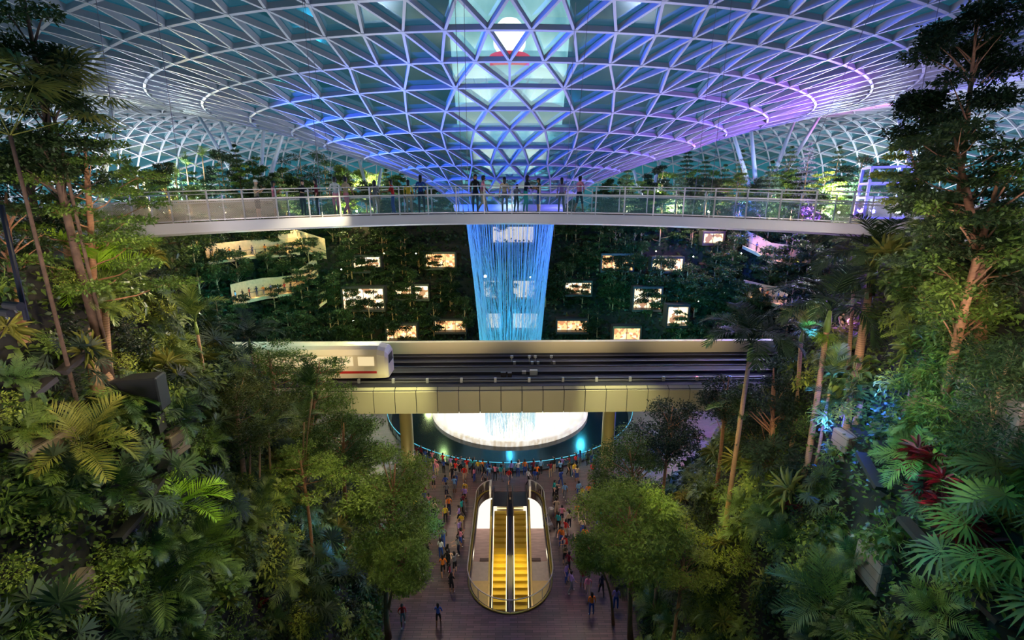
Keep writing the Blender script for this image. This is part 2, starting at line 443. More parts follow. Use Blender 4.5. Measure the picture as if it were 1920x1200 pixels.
# lower floor in the escalator well
mb = MB(); mb.add([(-9,18,-6),(9,18,-6),(9,39,-6),(-9,39,-6)], [(0,1,2,3)])
tag(mb.build('lower_floor', mat('marble', hexc(190,150,140), 0.3, var=0.2, scale=1.5, stretch=(0.6, 3, 1))), kind='structure')
mb = MB()
for sx in (-1, 1):
    mb.box((sx*2.6, 38.7, -3.3), (2.6, 0.2, 5.2))
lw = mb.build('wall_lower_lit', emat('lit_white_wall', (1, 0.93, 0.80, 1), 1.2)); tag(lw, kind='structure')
mb = MB()
for sx in (-1, 1): mb.box((sx*8.9, 30, -3.4), (0.2, 24, 5.2))
mb.box((0, 18, -3.4), (18, 0.2, 5.2)); mb.box((0, 39, -3.4), (18, 0.2, 5.2))
tag(mb.build('wall_lower', mat('cream_wall', hexc(225,210,180), 0.6)), kind='structure')
mb = MB(); mb.add([(-9,18,-5.98),(9,18,-5.98),(9,34.4,-5.98),(-9,34.4,-5.98)], [(0,1,2,3)]); tag(mb.build('lower_floor_pale', mat('pale_stone', hexc(205,188,176), 0.4, var=0.08)), kind='structure')
mb = MB(); mb.add([(-9,18,-5.96),(9,18,-5.96),(9,32.2,-5.96),(-9,32.2,-5.96)], [(0,1,2,3)]); tag(mb.build('lower_floor_cream', mat('cream_stone', hexc(235,205,140), 0.4, var=0.05)), kind='structure')
mb = MB(); mb.box((0, 34.6, -5.96), (5.5, 0.35, 0.05)); tag(mb.build('trim_1', mat('dark_stone_band', hexc(90,60,58), 0.5)), kind='structure')
# ================================================================== ESCALATORS and the railing of the opening
gold = mat('brushed_gold', hexc(205,180,90), 0.3, metal=0.8, var=0.08, scale=3)
black = mat('black_rubber', (0.012, 0.012, 0.014, 1), 0.4)
dark_steel = mat('dark_steel', (0.05, 0.05, 0.055, 1), 0.4, metal=0.6)
pale_steel = mat('pale_steel', hexc(190,185,175), 0.3, metal=0.5)
clear = glassmat('clear_glass', (0.86, 0.93, 0.93, 1), 0.05)
strip = emat('balustrade_strip', (1.0, 0.80, 0.45, 1), 3.2)
stepm = Mt('escalator_steps'); b = stepm.b
b.inputs['Base Color'].default_value = hexc(178,150,44); b.inputs['Roughness'].default_value = 0.5; b.inputs['Metallic'].default_value = 0.1
tcn = stepm.node('ShaderNodeTexCoord'); wv = stepm.node('ShaderNodeTexWave', bands_direction='X'); wv.inputs['Scale'].default_value = 9
bp = stepm.node('ShaderNodeBump'); bp.inputs['Strength'].default_value = 0.6; stepm.l.new(tcn.outputs['Object'], wv.inputs[0]); stepm.l.new(wv.outputs[0], bp.inputs['Height']); stepm.l.new(bp.outputs[0], b.inputs['Normal'])
ESC_Y0, ESC_Y1 = 34.0, 24.2            # top landing, foot
def esc_z(y): # height of the step line
    return interp([ESC_Y1-1.2, ESC_Y1, 33.0, ESC_Y0, 36], [-5.9, -5.75, -0.35, 0.0, 0.0], y)
def escalator(cx, label):
    t = empty('escalator', (cx, ESC_Y0, 0), 0, label, 'escalator', 'escalators in the oval opening')
    O = Vector((cx, ESC_Y0, 0)); W2 = 0.5
    st = MB(); y = 33.6; 
    while y > ESC_Y1:
        z = esc_z(y); z2 = esc_z(y-0.4)
        st.box((cx-O.x, y-O.y-0.2, z-0.12), (W2*2, 0.40, 0.24)); y -= 0.4
    st.build('steps', stepm.m, t)
    lp = MB(); lp.box((0, 1.0, 0.012), (1.5, 2.0, 0.02)); lp.build('landing_plate', dark_steel, t)
    cb = MB(); cb.box((0, -0.28, 0.02), (1.0, 0.10, 0.03)); cb.build('comb_plate', emat('comb_light', (1, 0.75, 0.2, 1), 3.0), t)
    for s in (-1, 1):
        x = s*0.62
        ys = [35.6, 34.6, 34.0, 33.0, 30, 27, ESC_Y1, ESC_Y1-1]
        pn = MB()
        P = [(x, yy-O.y, esc_z(yy)) for yy in ys]
        V = [(p[0]+dx, p[1], p[2]+dz) for p in P for dx, dz in ((-0.02, -0.1), (0.02, -0.1), (0.02, 0.82), (-0.02, 0.82))]
        F = []
        for i in range(len(P)-1):
            for k in range(4): F.append((i*4+k, i*4+(k+1) % 4, i*4+4+(k+1) % 4, i*4+4+k))
        pn.add(V, F+[(0,1,2,3)]); pn.build('balustrade_panel', gold, t)
        hr = MB(); hp = [(x, 35.75-O.y, 0.45), (x, 35.85-O.y, 0.75)]+[(p[0], p[1], p[2]+0.93) for p in P]
        hr.tube(hp, 0.055, 8); hr.build('handrail', black, t, True)
        sk = MB(); 
        for i in range(len(P)-1):
            if P[i][1] < -0.1:
                sk.bar((P[i][0]-s*0.09, P[i][1], P[i][2]+0.16), (P[i+1][0]-s*0.09, P[i+1][1], P[i+1][2]+0.16), 0.035, 0.03)
        sk.build('skirt_light', strip, t)
        dk = MB()
        for i in range(1, len(P)-1):
            dk.bar((P[i][0]+s*0.13, P[i][1], P[i][2]+0.1), (P[i+1][0]+s*0.13, P[i+1][1], P[i+1][2]+0.1), 0.2, 0.3)
        dk.build('outer_deck', gold if s*cx > 0 else dark_steel, t)
        nl = MB(); nl.box((x, 35.85-O.y, 0.62), (0.06, 0.03, 0.05)); nl.build('newel_light', emat('newel_blue' if s < 0 else 'newel_cyan', (0.15, 0.6, 1, 1), 8), t)
    return t
escalator(-0.83, 'left of the two golden escalators in the oval floor opening')
escalator(0.83, 'right of the two golden escalators in the oval floor opening')
# glass guard rail round the well
wo = well_outline(WELLX, 0.18)
gr = empty('glass_railing', (0, WA, 0), 0, 'curved glass railing with steel handrail around the oval escalator opening', 'railing')
pn = MB(); pts = [p for p in wo if not (abs(p[0]) < 1.62 and p[1] > WB)]
st = max(range(len(pts)), key=lambda i: pts[i][1] if pts[i][0] > 0 else -1)
ordered = pts
V = []; F = []
for i, (x, y) in enumerate(ordered): V += [(x, y-WA, 0.05), (x, y-WA, 1.02)]
for i in range(len(ordered)-1):
    if abs(ordered[i][0]-ordered[i+1][0]) < 1.2 and math.dist(ordered[i], ordered[i+1]) < 9: F.append((2*i, 2*i+2, 2*i+3, 2*i+1))
F.append((2*(len(ordered)-1), 0, 1, 2*(len(ordered)-1)+1))
pn.add(V, F); pn.build('glass_panel', clear, gr)
right = [p for p in ordered if True]
hr = MB(); L = [(x, y-WA, 1.08) for x, y in ordered if x <= 0 and y > WA][::-1]
half = [(x, y-WA, 1.08) for x, y in ordered[:25]]
rgt = [(x, y-WA, 1.08) for x, y in ordered[25:] if x > 0]; lft = [(x, y-WA, 1.08) for x, y in ordered[25:] if x < 0]
path = lft+half+rgt
hr.tube(path, 0.035, 6); hr.build('handrail', pale_steel, gr, True)
hr = MB(); hr.tube([(x*0.985, y, 0.06) for x, y, z in path], 0.06, 6); hr.build('base_rail', gold, gr, True)
for i in range(0, len(path), 3):
    pm = MB(); x, y, _ = path[i]; pm.box((x, y, 0.54), (0.05, 0.05, 1.08)); pm.build('post', pale_steel, gr)
for sx in (-1, 1):
    pm = MB(); pm.box((sx*1.75, 35.6-WA, 0.6), (0.16, 0.9, 1.2)); pm.build('end_panel', pale_steel, gr)
# ================================================================== POOL and funnel bowl
poolm = mat('dark_water', (0.006, 0.02, 0.03, 1), 0.12, spec=0.6, var=0.2, scale=2.5)
M_ = poolm.node_tree; 
pb = MB(); pb.lathe([(FUNR+0.1, -0.25), (POOLR, -0.25)], 96, (VX, VY+0.3, 0)); 
po = pb.build('pool', poolm, smooth=True); tag(po, 'dark ring of shallow water around the bright round funnel', 'pool')
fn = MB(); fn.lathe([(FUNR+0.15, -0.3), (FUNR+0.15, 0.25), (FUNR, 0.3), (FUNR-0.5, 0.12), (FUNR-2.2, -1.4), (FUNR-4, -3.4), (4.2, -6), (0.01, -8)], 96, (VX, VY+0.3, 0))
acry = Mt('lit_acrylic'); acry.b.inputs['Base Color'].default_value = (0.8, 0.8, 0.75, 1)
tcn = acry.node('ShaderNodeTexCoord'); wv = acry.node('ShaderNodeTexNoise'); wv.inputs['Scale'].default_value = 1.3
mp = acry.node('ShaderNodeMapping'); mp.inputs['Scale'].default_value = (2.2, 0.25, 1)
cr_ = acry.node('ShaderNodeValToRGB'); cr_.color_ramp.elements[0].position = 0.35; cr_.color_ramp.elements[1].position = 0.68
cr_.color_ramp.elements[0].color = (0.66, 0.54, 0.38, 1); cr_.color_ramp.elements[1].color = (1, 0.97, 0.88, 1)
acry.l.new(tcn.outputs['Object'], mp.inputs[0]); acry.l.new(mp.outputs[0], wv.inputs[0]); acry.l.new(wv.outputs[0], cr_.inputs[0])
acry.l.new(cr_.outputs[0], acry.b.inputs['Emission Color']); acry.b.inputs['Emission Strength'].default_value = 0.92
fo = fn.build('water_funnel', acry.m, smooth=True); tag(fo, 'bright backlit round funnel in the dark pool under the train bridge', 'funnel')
rl = empty('pool_railing', (VX, VY+0.3, 0), 0, 'curved railing with a glowing cyan edge around the pool', 'railing')
R = POOLR+0.35
g = MB(); g.lathe([(R, 0.02), (R, 1.05)], 96, a0=PI*1.02, a1=PI*1.98); g.build('glass_panel', clear, rl)
g = MB(); g.tube([(R*math.cos(a), R*math.sin(a), 1.1) for a in np.linspace(PI*1.02, PI*1.98, 70)], 0.035, 6); g.build('handrail', emat('cyan_edge', (0.1, 0.65, 0.9, 1), 0.9), rl, True)
for k in range(40):
    a = PI*(1.02+0.96*k/39); g = MB(); g.box((R*math.cos(a), R*math.sin(a), 0.54), (0.05, 0.05, 1.08), a); g.build('post', dark_steel, rl)
g = MB(); g.lathe([(POOLR-0.05, -0.3), (POOLR-0.05, 0.12), (POOLR+0.25, 0.12), (POOLR+0.25, 0.0)], 96, (VX, VY+0.3, 0))
tag(g.build('pool_kerb', mat('kerb_stone', hexc(60,60,64), 0.5), smooth=False), 'low dark stone kerb around the pool', 'kerb')
# ================================================================== TRAIN BRIDGE
BR = math.radians(0.9)
tb_ = empty('train_bridge', (0, 43, 0), BR, 'wide train bridge with gold cladding panels crossing in front of the waterfall', 'bridge')
clad = mat('gold_cladding', hexc(178,166,128), 0.42, metal=0.0, var=0.04, scale=0.4)
girder = mat('concrete_deck', hexc(74,64,58), 0.7, var=0.2, scale=1.5)
YF = -5.4; YB = 5.6
XL, XR, STEP = -46.0, 46.0, 1.88
g = MB(); g.box((0, YF+5.2, 8.0), (92, 9.0, 1.7)); g.build('girder_core', girder, tb_)
x = XL; k = 0
pm = MB(); grv = MB()
while x < XR-0.1:
    # bevelled cladding cassette: sloping top lip, flat face
    w = STEP-0.045; x0, x1 = x+0.02, x+w
    pm.add([(x0,YF,7.0),(x1,YF,7.0),(x1,YF,9.05),(x0,YF,9.05),(x0,YF+0.5,9.32),(x1,YF+0.5,9.32),(x0,YF+0.35,6.85),(x1,YF+0.35,6.85)],
           [(0,1,2,3),(3,2,5,4),(6,7,1,0),(0,3,4,6),(1,7,5,2)])
    x += STEP
pm.build('cladding', clad, tb_)
g = MB(); g.box((0, YF+0.2, 8.05), (92, 0.2, 1.9)); g.build('backing_panel', dark_steel, tb_)
g = MB(); g.box((0, YF+0.95, 9.2), (92, 0.9, 0.3)); g.box((0, 0, 9.0), (92, 10.6, 0.3))
g.build('track_slab', mat('track_slab', (0.018, 0.015, 0.014, 1), 0.8, var=0.3, scale=1), tb_)
for yy in (-3.1, -1.3, 1.6, 3.4):
    g = MB(); g.box((0, yy, 9.28), (92, 0.3, 0.26)); g.build('running_rail', mat('rail_steel', hexc(50,46,48), 0.6, metal=0.3), tb_)
for yy in (YF+1.5, -0.1):
    g = MB(); g.box((0, yy, 9.45), (92, 0.1, 0.12)); g.build('cable_tray', mat('tray_grey', hexc(90,84,80), 0.6), tb_)
g = MB(); g.box((0, YB-0.35, 9.85), (92, 0.7, 1.3)); g.build('far_parapet', mat('cream_parapet', hexc(235,215,170), 0.5), tb_)
for k in range(16):
    g = MB(); xx = -20+k*3.1; g.box((xx, YF+1.5, 9.55), (0.22, 0.22, 0.42)); g.build('rail_bracket', pale_steel, tb_)
for kx, u in enumerate((960, 993, 1004, 1034)):
    p = at_z(u, 682, 9.2); xx, yy = p.x, p.y-43
    g = MB(); g.tube([(xx, yy, 9.15), (xx, yy, 9.9)], 0.04, 6); g.lathe([(0.01,9.82),(0.16,9.84),(0.16,10.08),(0.01,10.1)], 10, (xx, yy, 0)); g.build('signal_post', pale_steel, tb_)
    g = MB(); g.box((xx+0.28, yy-0.1, 9.32), (0.26, 0.26, 0.3)); g.build('signal_box', pale_steel, tb_)
for (u, v, w, h, c) in ((1000,702,0.75,0.5,(190,185,170)),(982,700,0.4,0.28,(170,160,145)),(943,705,0.5,0.45,(60,52,48)),(955,705,0.4,0.4,(66,58,52))):
    p = at_z(u, v, 9.2); g = MB(); g.box((p.x, p.y-43, 9.15+h/2), (w, 0.35, h)); g.build('equipment_box', mat('equipment', hexc(*c), 0.5), tb_)
colm = mat('gold_column', hexc(190,172,100), 0.4, metal=0.2)
for (u, lab) in ((762, 'left round golden column under the train bridge'), (1141, 'right round golden column under the train bridge')):
    p = at_y(u, 800, 40.5); g = MB(); g.lathe([(0.72,0),(0.72,0.15),(0.62,0.16),(0.62,6.8),(0.9,7.14)], 28, (0, 0, 0))
    o = g.build('bridge_column', colm, smooth=True, loc=(p.x, 40.5, 0.0)); tag(o, lab, 'column', 'columns under the train bridge')
# the train, standing at the left on the near track
tr = empty('train', (-11.2, 43.0+2.35-0.1, 9.41), BR, 'cream train car with a red stripe on the left of the train bridge', 'train')
cream = mat('train_cream', hexc(232,212,170), 0.35)
def car(x1, Lc, t):
    g = MB(); prof = [(-1.25,0.25),(-1.3,0.6),(-1.3,2.5),(-1.1,2.95),(-0.6,3.15),(0.6,3.15),(1.1,2.95),(1.3,2.5),(1.3,0.6),(1.25,0.25)]
    xs = [x1-Lc, x1-0.9, x1-0.25, x1]; sc = [1, 1, 0.93, 0.8]
    V = [(xx, y*s_, 0.25+(z-0.25)*s_) for xx, s_ in zip(xs, sc) for y, z in prof]; n = len(prof); F = []
    for i in range(3):
        for k in range(n): F.append((i*n+k, i*n+(k+1) % n, (i+1)*n+(k+1) % n, (i+1)*n+k))
    F += [tuple(range(n)), tuple(3*n+k for k in range(n))[::-1]]
    g.add(V, F); g.build('car_body', cream, t)
    g = MB(); g.box((x1-Lc/2-0.5, -1.31, 0.85), (Lc-1, 0.03, 0.22)); g.build('red_stripe', mat('train_red', hexc(190,40,30), 0.4), t)
    for k in range(int((Lc-1.5)//1.9)):
        g = MB(); g.box((x1-1.9-k*1.9, -1.32, 1.9), (1.45, 0.03, 0.85)); g.build('window', emat('train_window', (1, 0.78, 0.42, 1), 0.9), t)
    g = MB(); g.box((x1-0.0, 0, 1.9), (0.06, 1.5, 0.8)); g.build('windscreen', black, t)
    for k in (1.5, Lc-1.5):
        for s in (-1, 1):
            g = MB(); g.tube([(x1-k, s*0.75, 0.32), (x1-k, s*1.0, 0.32)], 0.32, 16); g.build('wheel', black, t)
car(0, 11.5, tr); car(-11.9, 11.5, tr)
tr.location.y = 43-2.2-0.2
# ================================================================== WATERFALL
wat = Mt('falling_water'); wat.n.remove(wat.b)
d1 = wat.node('ShaderNodeBsdfTranslucent'); d1.inputs[0].default_value = (0.35, 0.78, 1, 1)
d2 = wat.node('ShaderNodeBsdfDiffuse'); d2.inputs[0].default_value = (0.35, 0.78, 1, 1)
tp = wat.node('ShaderNodeBsdfTransparent')
m1 = wat.node('ShaderNodeMixShader'); m1.inputs[0].default_value = 0.5
m2 = wat.node('ShaderNodeMixShader'); m2.inputs[0].default_value = 0.4
wat.l.new(d1.outputs[0], m1.inputs[1]); wat.l.new(d2.outputs[0], m1.inputs[2]); wat.l.new(tp.outputs[0], m2.inputs[1]); wat.l.new(m1.outputs[0], m2.inputs[2]); wat.l.new(m2.outputs[0], wat.out.inputs[0])
rng = random.Random(5)
def fall_r(z): return interp([0, 8.7, 16, 24.2], [3.2, 3.75, 4.3, 5.15], z)
wf = MB()
for k in range(330):
    a = 2*PI*k/330+rng.uniform(-.03, .03); top = 24.2; bot = rng.uniform(-3, 14) if rng.random() < .35 else -3
    inner = rng.random() < 0.5
    r0 = rng.uniform(0.2, 0.95) if inner else rng.uniform(0.96, 1.02); tw = rng.uniform(-1.1, 1.1) if inner else rng.uniform(-.05, .05)
    w = rng.uniform(0.008, 0.03)*(2.2 if rng.random() < .12 else 1); pts = []
    if inner: top = rng.uniform(12, 24)
    N = 9
    for i in range(N):
        f = i/(N-1); z = top+(bot-top)*f
        rr = fall_r(z)*(r0 if not inner else 1-(1-r0)*f); aa = a+tw*f*f; pts.append((VX+rr*math.cos(aa), VY+0.3+rr*math.sin(aa), z))
    wf.tube(pts, [w*(0.6+0.7*math.sin(PI*min(1, .15+i/(N-1)))) for i in range(N)], 3, cap=False)
wo_ = wf.build('waterfall', wat.m, smooth=True); tag(wo_, 'tall cyan lit waterfall pouring from the oculus down to the pool', 'waterfall', kind='stuff')
mist = Mt('water_sheet'); mist.n.remove(mist.b)
d1 = mist.node('ShaderNodeBsdfTranslucent'); d1.inputs[0].default_value = (0.3, 0.75, 1, 1); d2 = mist.node('ShaderNodeBsdfDiffuse'); d2.inputs[0].default_value = (0.3, 0.75, 1, 1)
m1 = mist.node('ShaderNodeMixShader'); m1.inputs[0].default_value = 0.5; tp = mist.node('ShaderNodeBsdfTransparent'); m2 = mist.node('ShaderNodeMixShader')
lw_ = mist.node('ShaderNodeLayerWeight'); lw_.inputs[0].default_value = 0.12
tcn = mist.node('ShaderNodeTexCoord'); mp = mist.node('ShaderNodeMapping'); mp.inputs['Scale'].default_value = (3.5, 3.5, 0.16); nn = mist.node('ShaderNodeTexNoise'); nn.inputs['Scale'].default_value = 1.6; nn.inputs['Detail'].default_value = 3; nn.inputs['Distortion'].default_value = 0.8
mist.l.new(tcn.outputs['Object'], mp.inputs[0]); mist.l.new(mp.outputs[0], nn.inputs[0])
rr_ = mist.node('ShaderNodeMapRange'); rr_.inputs['From Min'].default_value = 0.5; rr_.inputs['From Max'].default_value = 0.72; rr_.inputs['To Min'].default_value = 0.0; rr_.inputs['To Max'].default_value = 0.28
ad = mist.node('ShaderNodeMath', operation='MULTIPLY_ADD'); ad.inputs[1].default_value = 0.7
mist.l.new(nn.outputs[0], rr_.inputs[0]); mist.l.new(lw_.outputs['Facing'], ad.inputs[0]); mist.l.new(rr_.outputs[0], ad.inputs[2])
mist.l.new(ad.outputs[0], m2.inputs[0]); mist.l.new(d1.outputs[0], m1.inputs[1]); mist.l.new(d2.outputs[0], m1.inputs[2]); mist.l.new(tp.outputs[0], m2.inputs[1]); mist.l.new(m1.outputs[0], m2.inputs[2]); mist.l.new(m2.outputs[0], mist.out.inputs[0])
ms = MB(); ms.lathe([(fall_r(z)*1.0, z) for z in np.linspace(24.3, -3, 14)], 72, (VX, VY+0.3, 0))
ms.build('thin_sheet', mist.m, wo_, True)
# ================================================================== CANOPY BRIDGE (curved footbridge) and its cables
BRAD = 34.0; BYC = 21.5-BRAD
white_paint = mat('white_paint', hexc(222,214,216), 0.45, var=0.03, scale=0.5)
railm = mat('rail_steel_pale', hexc(205,195,195), 0.35, metal=0.3)
mesh_mat = Mt('wire_mesh')
tcn = mesh_mat.node('ShaderNodeTexCoord')
mpp = mesh_mat.node('ShaderNodeMapping'); mpp.inputs['Rotation'].default_value = (0, 0, math.radians(45)); mpp.inputs['Scale'].default_value = (22, 22, 22)
ck = mesh_mat.node('ShaderNodeTexBrick'); ck.inputs['Scale'].default_value = 1; ck.inputs['Mortar Size'].default_value = 0.16; ck.inputs['Brick Width'].default_value = 1; ck.inputs['Row Height'].default_value = 1; ck.offset = 0
tpp = mesh_mat.node('ShaderNodeBsdfTransparent'); mxm = mesh_mat.node('ShaderNodeMixShader')
mesh_mat.b.inputs['Base Color'].default_value = hexc(205,185,165)
mesh_mat.l.new(tcn.outputs['UV'], mpp.inputs[0]); mesh_mat.l.new(mpp.outputs[0], ck.inputs[0]); mesh_mat.l.new(ck.outputs['Fac'], mxm.inputs[0])
mesh_mat.l.new(tpp.outputs[0], mxm.inputs[1]); mesh_mat.l.new(mesh_mat.b.outputs[0], mxm.inputs[2]); mesh_mat.l.new(mxm.outputs[0], mesh_mat.out.inputs[0])
def bp_(s, off, dz=0.0):
    """point on the bridge: s along the arc (m from the middle), off away from the camera, dz over the deck"""
    a = s/BRAD; r = BRAD+off; x = r*math.sin(a); y = BYC+r*math.cos(a)
    return Vector((x, y, 24.62-0.0018*x*x+dz))
SMIN, SMAX = -21.5, 21.5
cb = empty('canopy_bridge', (0, 21.5, 24.3), 0, 'long curved white footbridge with glass and steel railings crossing above the valley', 'bridge')
O = Vector((0, 21.5, 24.3)); NSG = 64
def sweep(name, prof, m, s0=SMIN, s1=SMAX, n=NSG, closed=True, smooth=False):
    g = MB(); V = []; k = len(prof); F = []
    for i in range(n+1):
        s = s0+(s1-s0)*i/n
        for off_, dz in prof: V.append(bp_(s, off_, dz)-O)
    for i in range(n):
        for j in range(k if closed else k-1): F.append((i*k+j, i*k+(j+1) % k, (i+1)*k+(j+1) % k, (i+1)*k+j))
    if closed: F += [tuple(range(k)), tuple(n*k+j for j in range(k))[::-1]]
    g.add(V, F); return g.build(name, m, cb, smooth)
sweep('fascia', [(-0.1,0.03),(-0.1,-0.38),(0.25,-0.42),(1.5,-0.5),(2.75,-0.42),(3.1,-0.38),(3.1,0.03)], white_paint)
sweep('deck', [(0.0,0.031),(0.0,0.05),(3.0,0.05),(3.0,0.031)], mat('deck_boards', hexc(130,105,88), 0.7, var=0.2, scale=3))
for off_ in (0.05, 2.95):
    sweep('top_rail', [(off_-0.02,1.24),(off_+0.02,1.24),(off_+0.02,1.28),(off_-0.02,1.28)], railm)
    sweep('handrail', [(off_-0.03,0.86),(off_+0.03,0.86),(off_+0.03,0.92),(off_-0.03,0.92)], railm)
    sweep('base_rail', [(off_-0.02,0.08),(off_+0.02,0.08),(off_+0.02,0.12),(off_-0.02,0.12)], railm)
SP = 1.27
for off_ in (0.02, 2.98):
    for k in range(-16, 17):
        s = k*SP+0.1
        g = MB(); a, b2 = bp_(s, off_, -0.02)-O, bp_(s, off_, 1.28)-O
        g.bar(a, b2, 0.05, 0.05, (0, 1, 0)); g.build('post', railm, cb)
# glass in the middle stretch, wire mesh toward both ends
def panel(s0, s1, off_, m, name):
    g = MB(); n = 4; V = []; F = []
    for i in range(n+1):
        s = s0+(s1-s0)*i/n; V += [bp_(s, off_, 0.1)-O, bp_(s, off_, 0.88)-O]
    for i in range(n): F.append((2*i, 2*i+2, 2*i+3, 2*i+1))
    g.add(V, F); o = g.build(name, m, cb)
    uv = o.data.uv_layers.new(name='UVMap')
    for li, l in enumerate(o.data.loops):
        vi = l.vertex_index; i = vi//2; uv.data[li].uv = ((s0+(s1-s0)*i/n), 0.1 if vi % 2 == 0 else 0.88)
    return o
bridge_glass = glassmat('bridge_glass', (0.80, 0.88, 0.92, 1), 0.07, 0.12)
for off_ in (0.05, 2.95):
    for k in range(-16, 16):
        s0 = k*SP+0.14; s1 = s0+SP-0.08
        if abs(s0+SP/2) < 10.5: panel(s0, s1, off_, bridge_glass, 'glass_panel')
        elif s0 < 0: panel(s0, s1, off_, mesh_mat.m, 'mesh_panel')
        else: panel(s0, s1, off_, mesh_mat.m if s0 > 13 else bridge_glass, 'mesh_panel' if s0 > 13 else 'glass_panel')
# suspension cables up to the roof grid
RB = BVHTree.FromPolygons(NV, tris)
cabm = mat('cable_steel', hexc(150,135,140), 0.4, metal=0.5)
def cable(s, off_, u_top, label):
    a = bp_(s, off_, 0.0)
    r = raydir(u_top, 0); 
    # the top lies in the ray plane of the picture's upper edge at about the same distance
    dirn = (CAMP+r*(topx(a)[2]*1.02))-a
    h = RB.ray_cast(a, dirn.normalized())
    b3 = h[0] if h[0] is not None else a+dirn.normalized()*14
    g = MB(); g.tube([Vector((0, 0, 0)), b3-a], 0.013, 5)
    o = g.build('suspension_cable', cabm, loc=a); tag(o, label, 'cable', 'cables between footbridge and roof')
    g = MB(); g.tube([(0, 0, -0.1), (0, 0, 0.25)], 0.03, 6); g.build('anchor', railm, o)
def s_at(u, v=400):
    p = at_d(u, v, 20.5); return BRAD*math.atan2(p.x, p.y-BYC)
for u0, u1, off_, lab in ((278,180,0,'leftmost thin cable from the footbridge up to the roof'),(345,290,3,'second thin cable from the left, behind the walkway'),
    (608,567,0,'front one of the paired cables left of the waterfall'),(622,570,3,'rear one of the paired cables left of the waterfall'),
    (868,853,0,'front cable just left of the waterfall'),(874,870,3,'rear cable just left of the waterfall'),
    (1072,1105,0,'front cable just right of the waterfall'),(1065,1080,3,'rear cable just right of the waterfall'),
    (1325,1372,0,'front one of the paired cables right of the waterfall'),(1312,1345,3,'rear one of the paired cables right of the waterfall'),
    (1480,1642,3,'second thin cable from the right, rising behind the walkway'),(1640,1762,0,'rightmost thin cable from the footbridge up to the roof')):
    cable(s_at(u0), off_, u1, lab)
# ================================================================== PLANT MAKERS
def quadmesh(name, V, Q, m, parent=None, smooth=False):
    me = bpy.data.meshes.new(name); V = np.asarray(V, dtype=np.float32); Q = np.asarray(Q, dtype=np.int32)
    me.vertices.add(len(V)); me.vertices.foreach_set('co', V.ravel()); me.loops.add(Q.size); me.loops.foreach_set('vertex_index', Q.ravel())
    me.polygons.add(len(Q)); me.polygons.foreach_set('loop_start', np.arange(0, Q.size, 4, dtype=np.int32))
    if smooth: me.polygons.foreach_set('use_smooth', np.ones(len(Q), dtype=bool))
    me.materials.append(m); me.update(calc_edges=True)
    o = bpy.data.objects.new(name, me); COL.objects.link(o); o.parent = parent
    return o
def nrm(a): return a/np.maximum(np.linalg.norm(a, axis=-1, keepdims=True), 1e-9)
def leaf_arrays(P, D, N, L, W, droop=0.15, fold=0.15):
    """n broad leaves of six points each (two quads folded on the midrib)"""
    P = np.asarray(P, float); D = nrm(np.asarray(D, float)); N = np.asarray(N, float)
    S = nrm(np.cross(D, N)); N = nrm(np.cross(S, D)); L = np.asarray(L, float).reshape(-1, 1)*np.ones((len(P), 1)); W = np.asarray(W, float).reshape(-1, 1)*np.ones((len(P), 1))
    dn = np.array([0, 0, -1.0])
    b = P; r1 = P+D*.32*L+S*.5*W+N*fold*W; r2 = P+D*.7*L+S*.36*W+N*fold*.6*W+dn*droop*.4*L; t = P+D*L+dn*droop*L
    l2 = P+D*.7*L-S*.36*W+N*fold*.6*W+dn*droop*.4*L; l1 = P+D*.32*L-S*.5*W+N*fold*W
    V = np.stack([b, r1, r2, t, l2, l1], 1).reshape(-1, 3); k = np.arange(len(P))[:, None]*6
    Q = np.concatenate([k+np.array([[0, 1, 2, 3]]), k+np.array([[0, 3, 4, 5]])], 0)
    return V, Q
def chip_arrays(P, D, N, L, W):
    """n small leaves, one bent quad each"""
    D = nrm(np.asarray(D, float)); S = nrm(np.cross(D, N)); L = np.asarray(L, float).reshape(-1, 1); W = np.asarray(W, float).reshape(-1, 1)
    N2 = np.cross(S, D)
    V = np.stack([P, P+D*.45*L+S*.5*W+N2*.12*W, P+D*L-N2*.1*L, P+D*.45*L-S*.5*W+N2*.12*W], 1).reshape(-1, 3)
    Q = np.arange(len(P))[:, None]*4+np.array([[0, 1, 2, 3]]); return V, Q
def join(parts):
    Vs, Qs, o = [], [], 0
    for V, Q in parts: Vs.append(V); Qs.append(Q+o); o += len(V)
    return np.concatenate(Vs), np.concatenate(Qs)
bark_brown = mat('bark_brown', hexc(150,104,72), 0.85, var=0.25, scale=6, bump=0.3, stretch=(1, 1, 4))
bark_pale = mat('bark_pale', hexc(176,134,96), 0.8, var=0.25, scale=5, bump=0.3, stretch=(1, 1, 5))
bark_dark = mat('bark_dark', hexc(84,62,48), 0.9, var=0.3, scale=6)
ringbark = Mt('ringed_palm_bark')
_tc = ringbark.node('ShaderNodeTexCoord'); _wv = ringbark.node('ShaderNodeTexWave', bands_direction='Z'); _wv.inputs['Scale'].default_value = 4.5; _wv.inputs['Distortion'].default_value = 1.2
_cr = ringbark.node('ShaderNodeValToRGB'); _cr.color_ramp.elements[0].color = hexc(138,104,76); _cr.color_ramp.elements[1].color = hexc(176,134,98); _cr.color_ramp.elements[1].position = 0.35
ringbark.l.new(_tc.outputs['Object'], _wv.inputs[0]); ringbark.l.new(_wv.outputs[0], _cr.inputs[0]); ringbark.l.new(_cr.outputs[0], ringbark.b.inputs['Base Color']); ringbark.b.inputs['Roughness'].default_value = 0.8
shaft_green = mat('crownshaft_green', hexc(130,150,62), 0.45, var=0.15, scale=4)
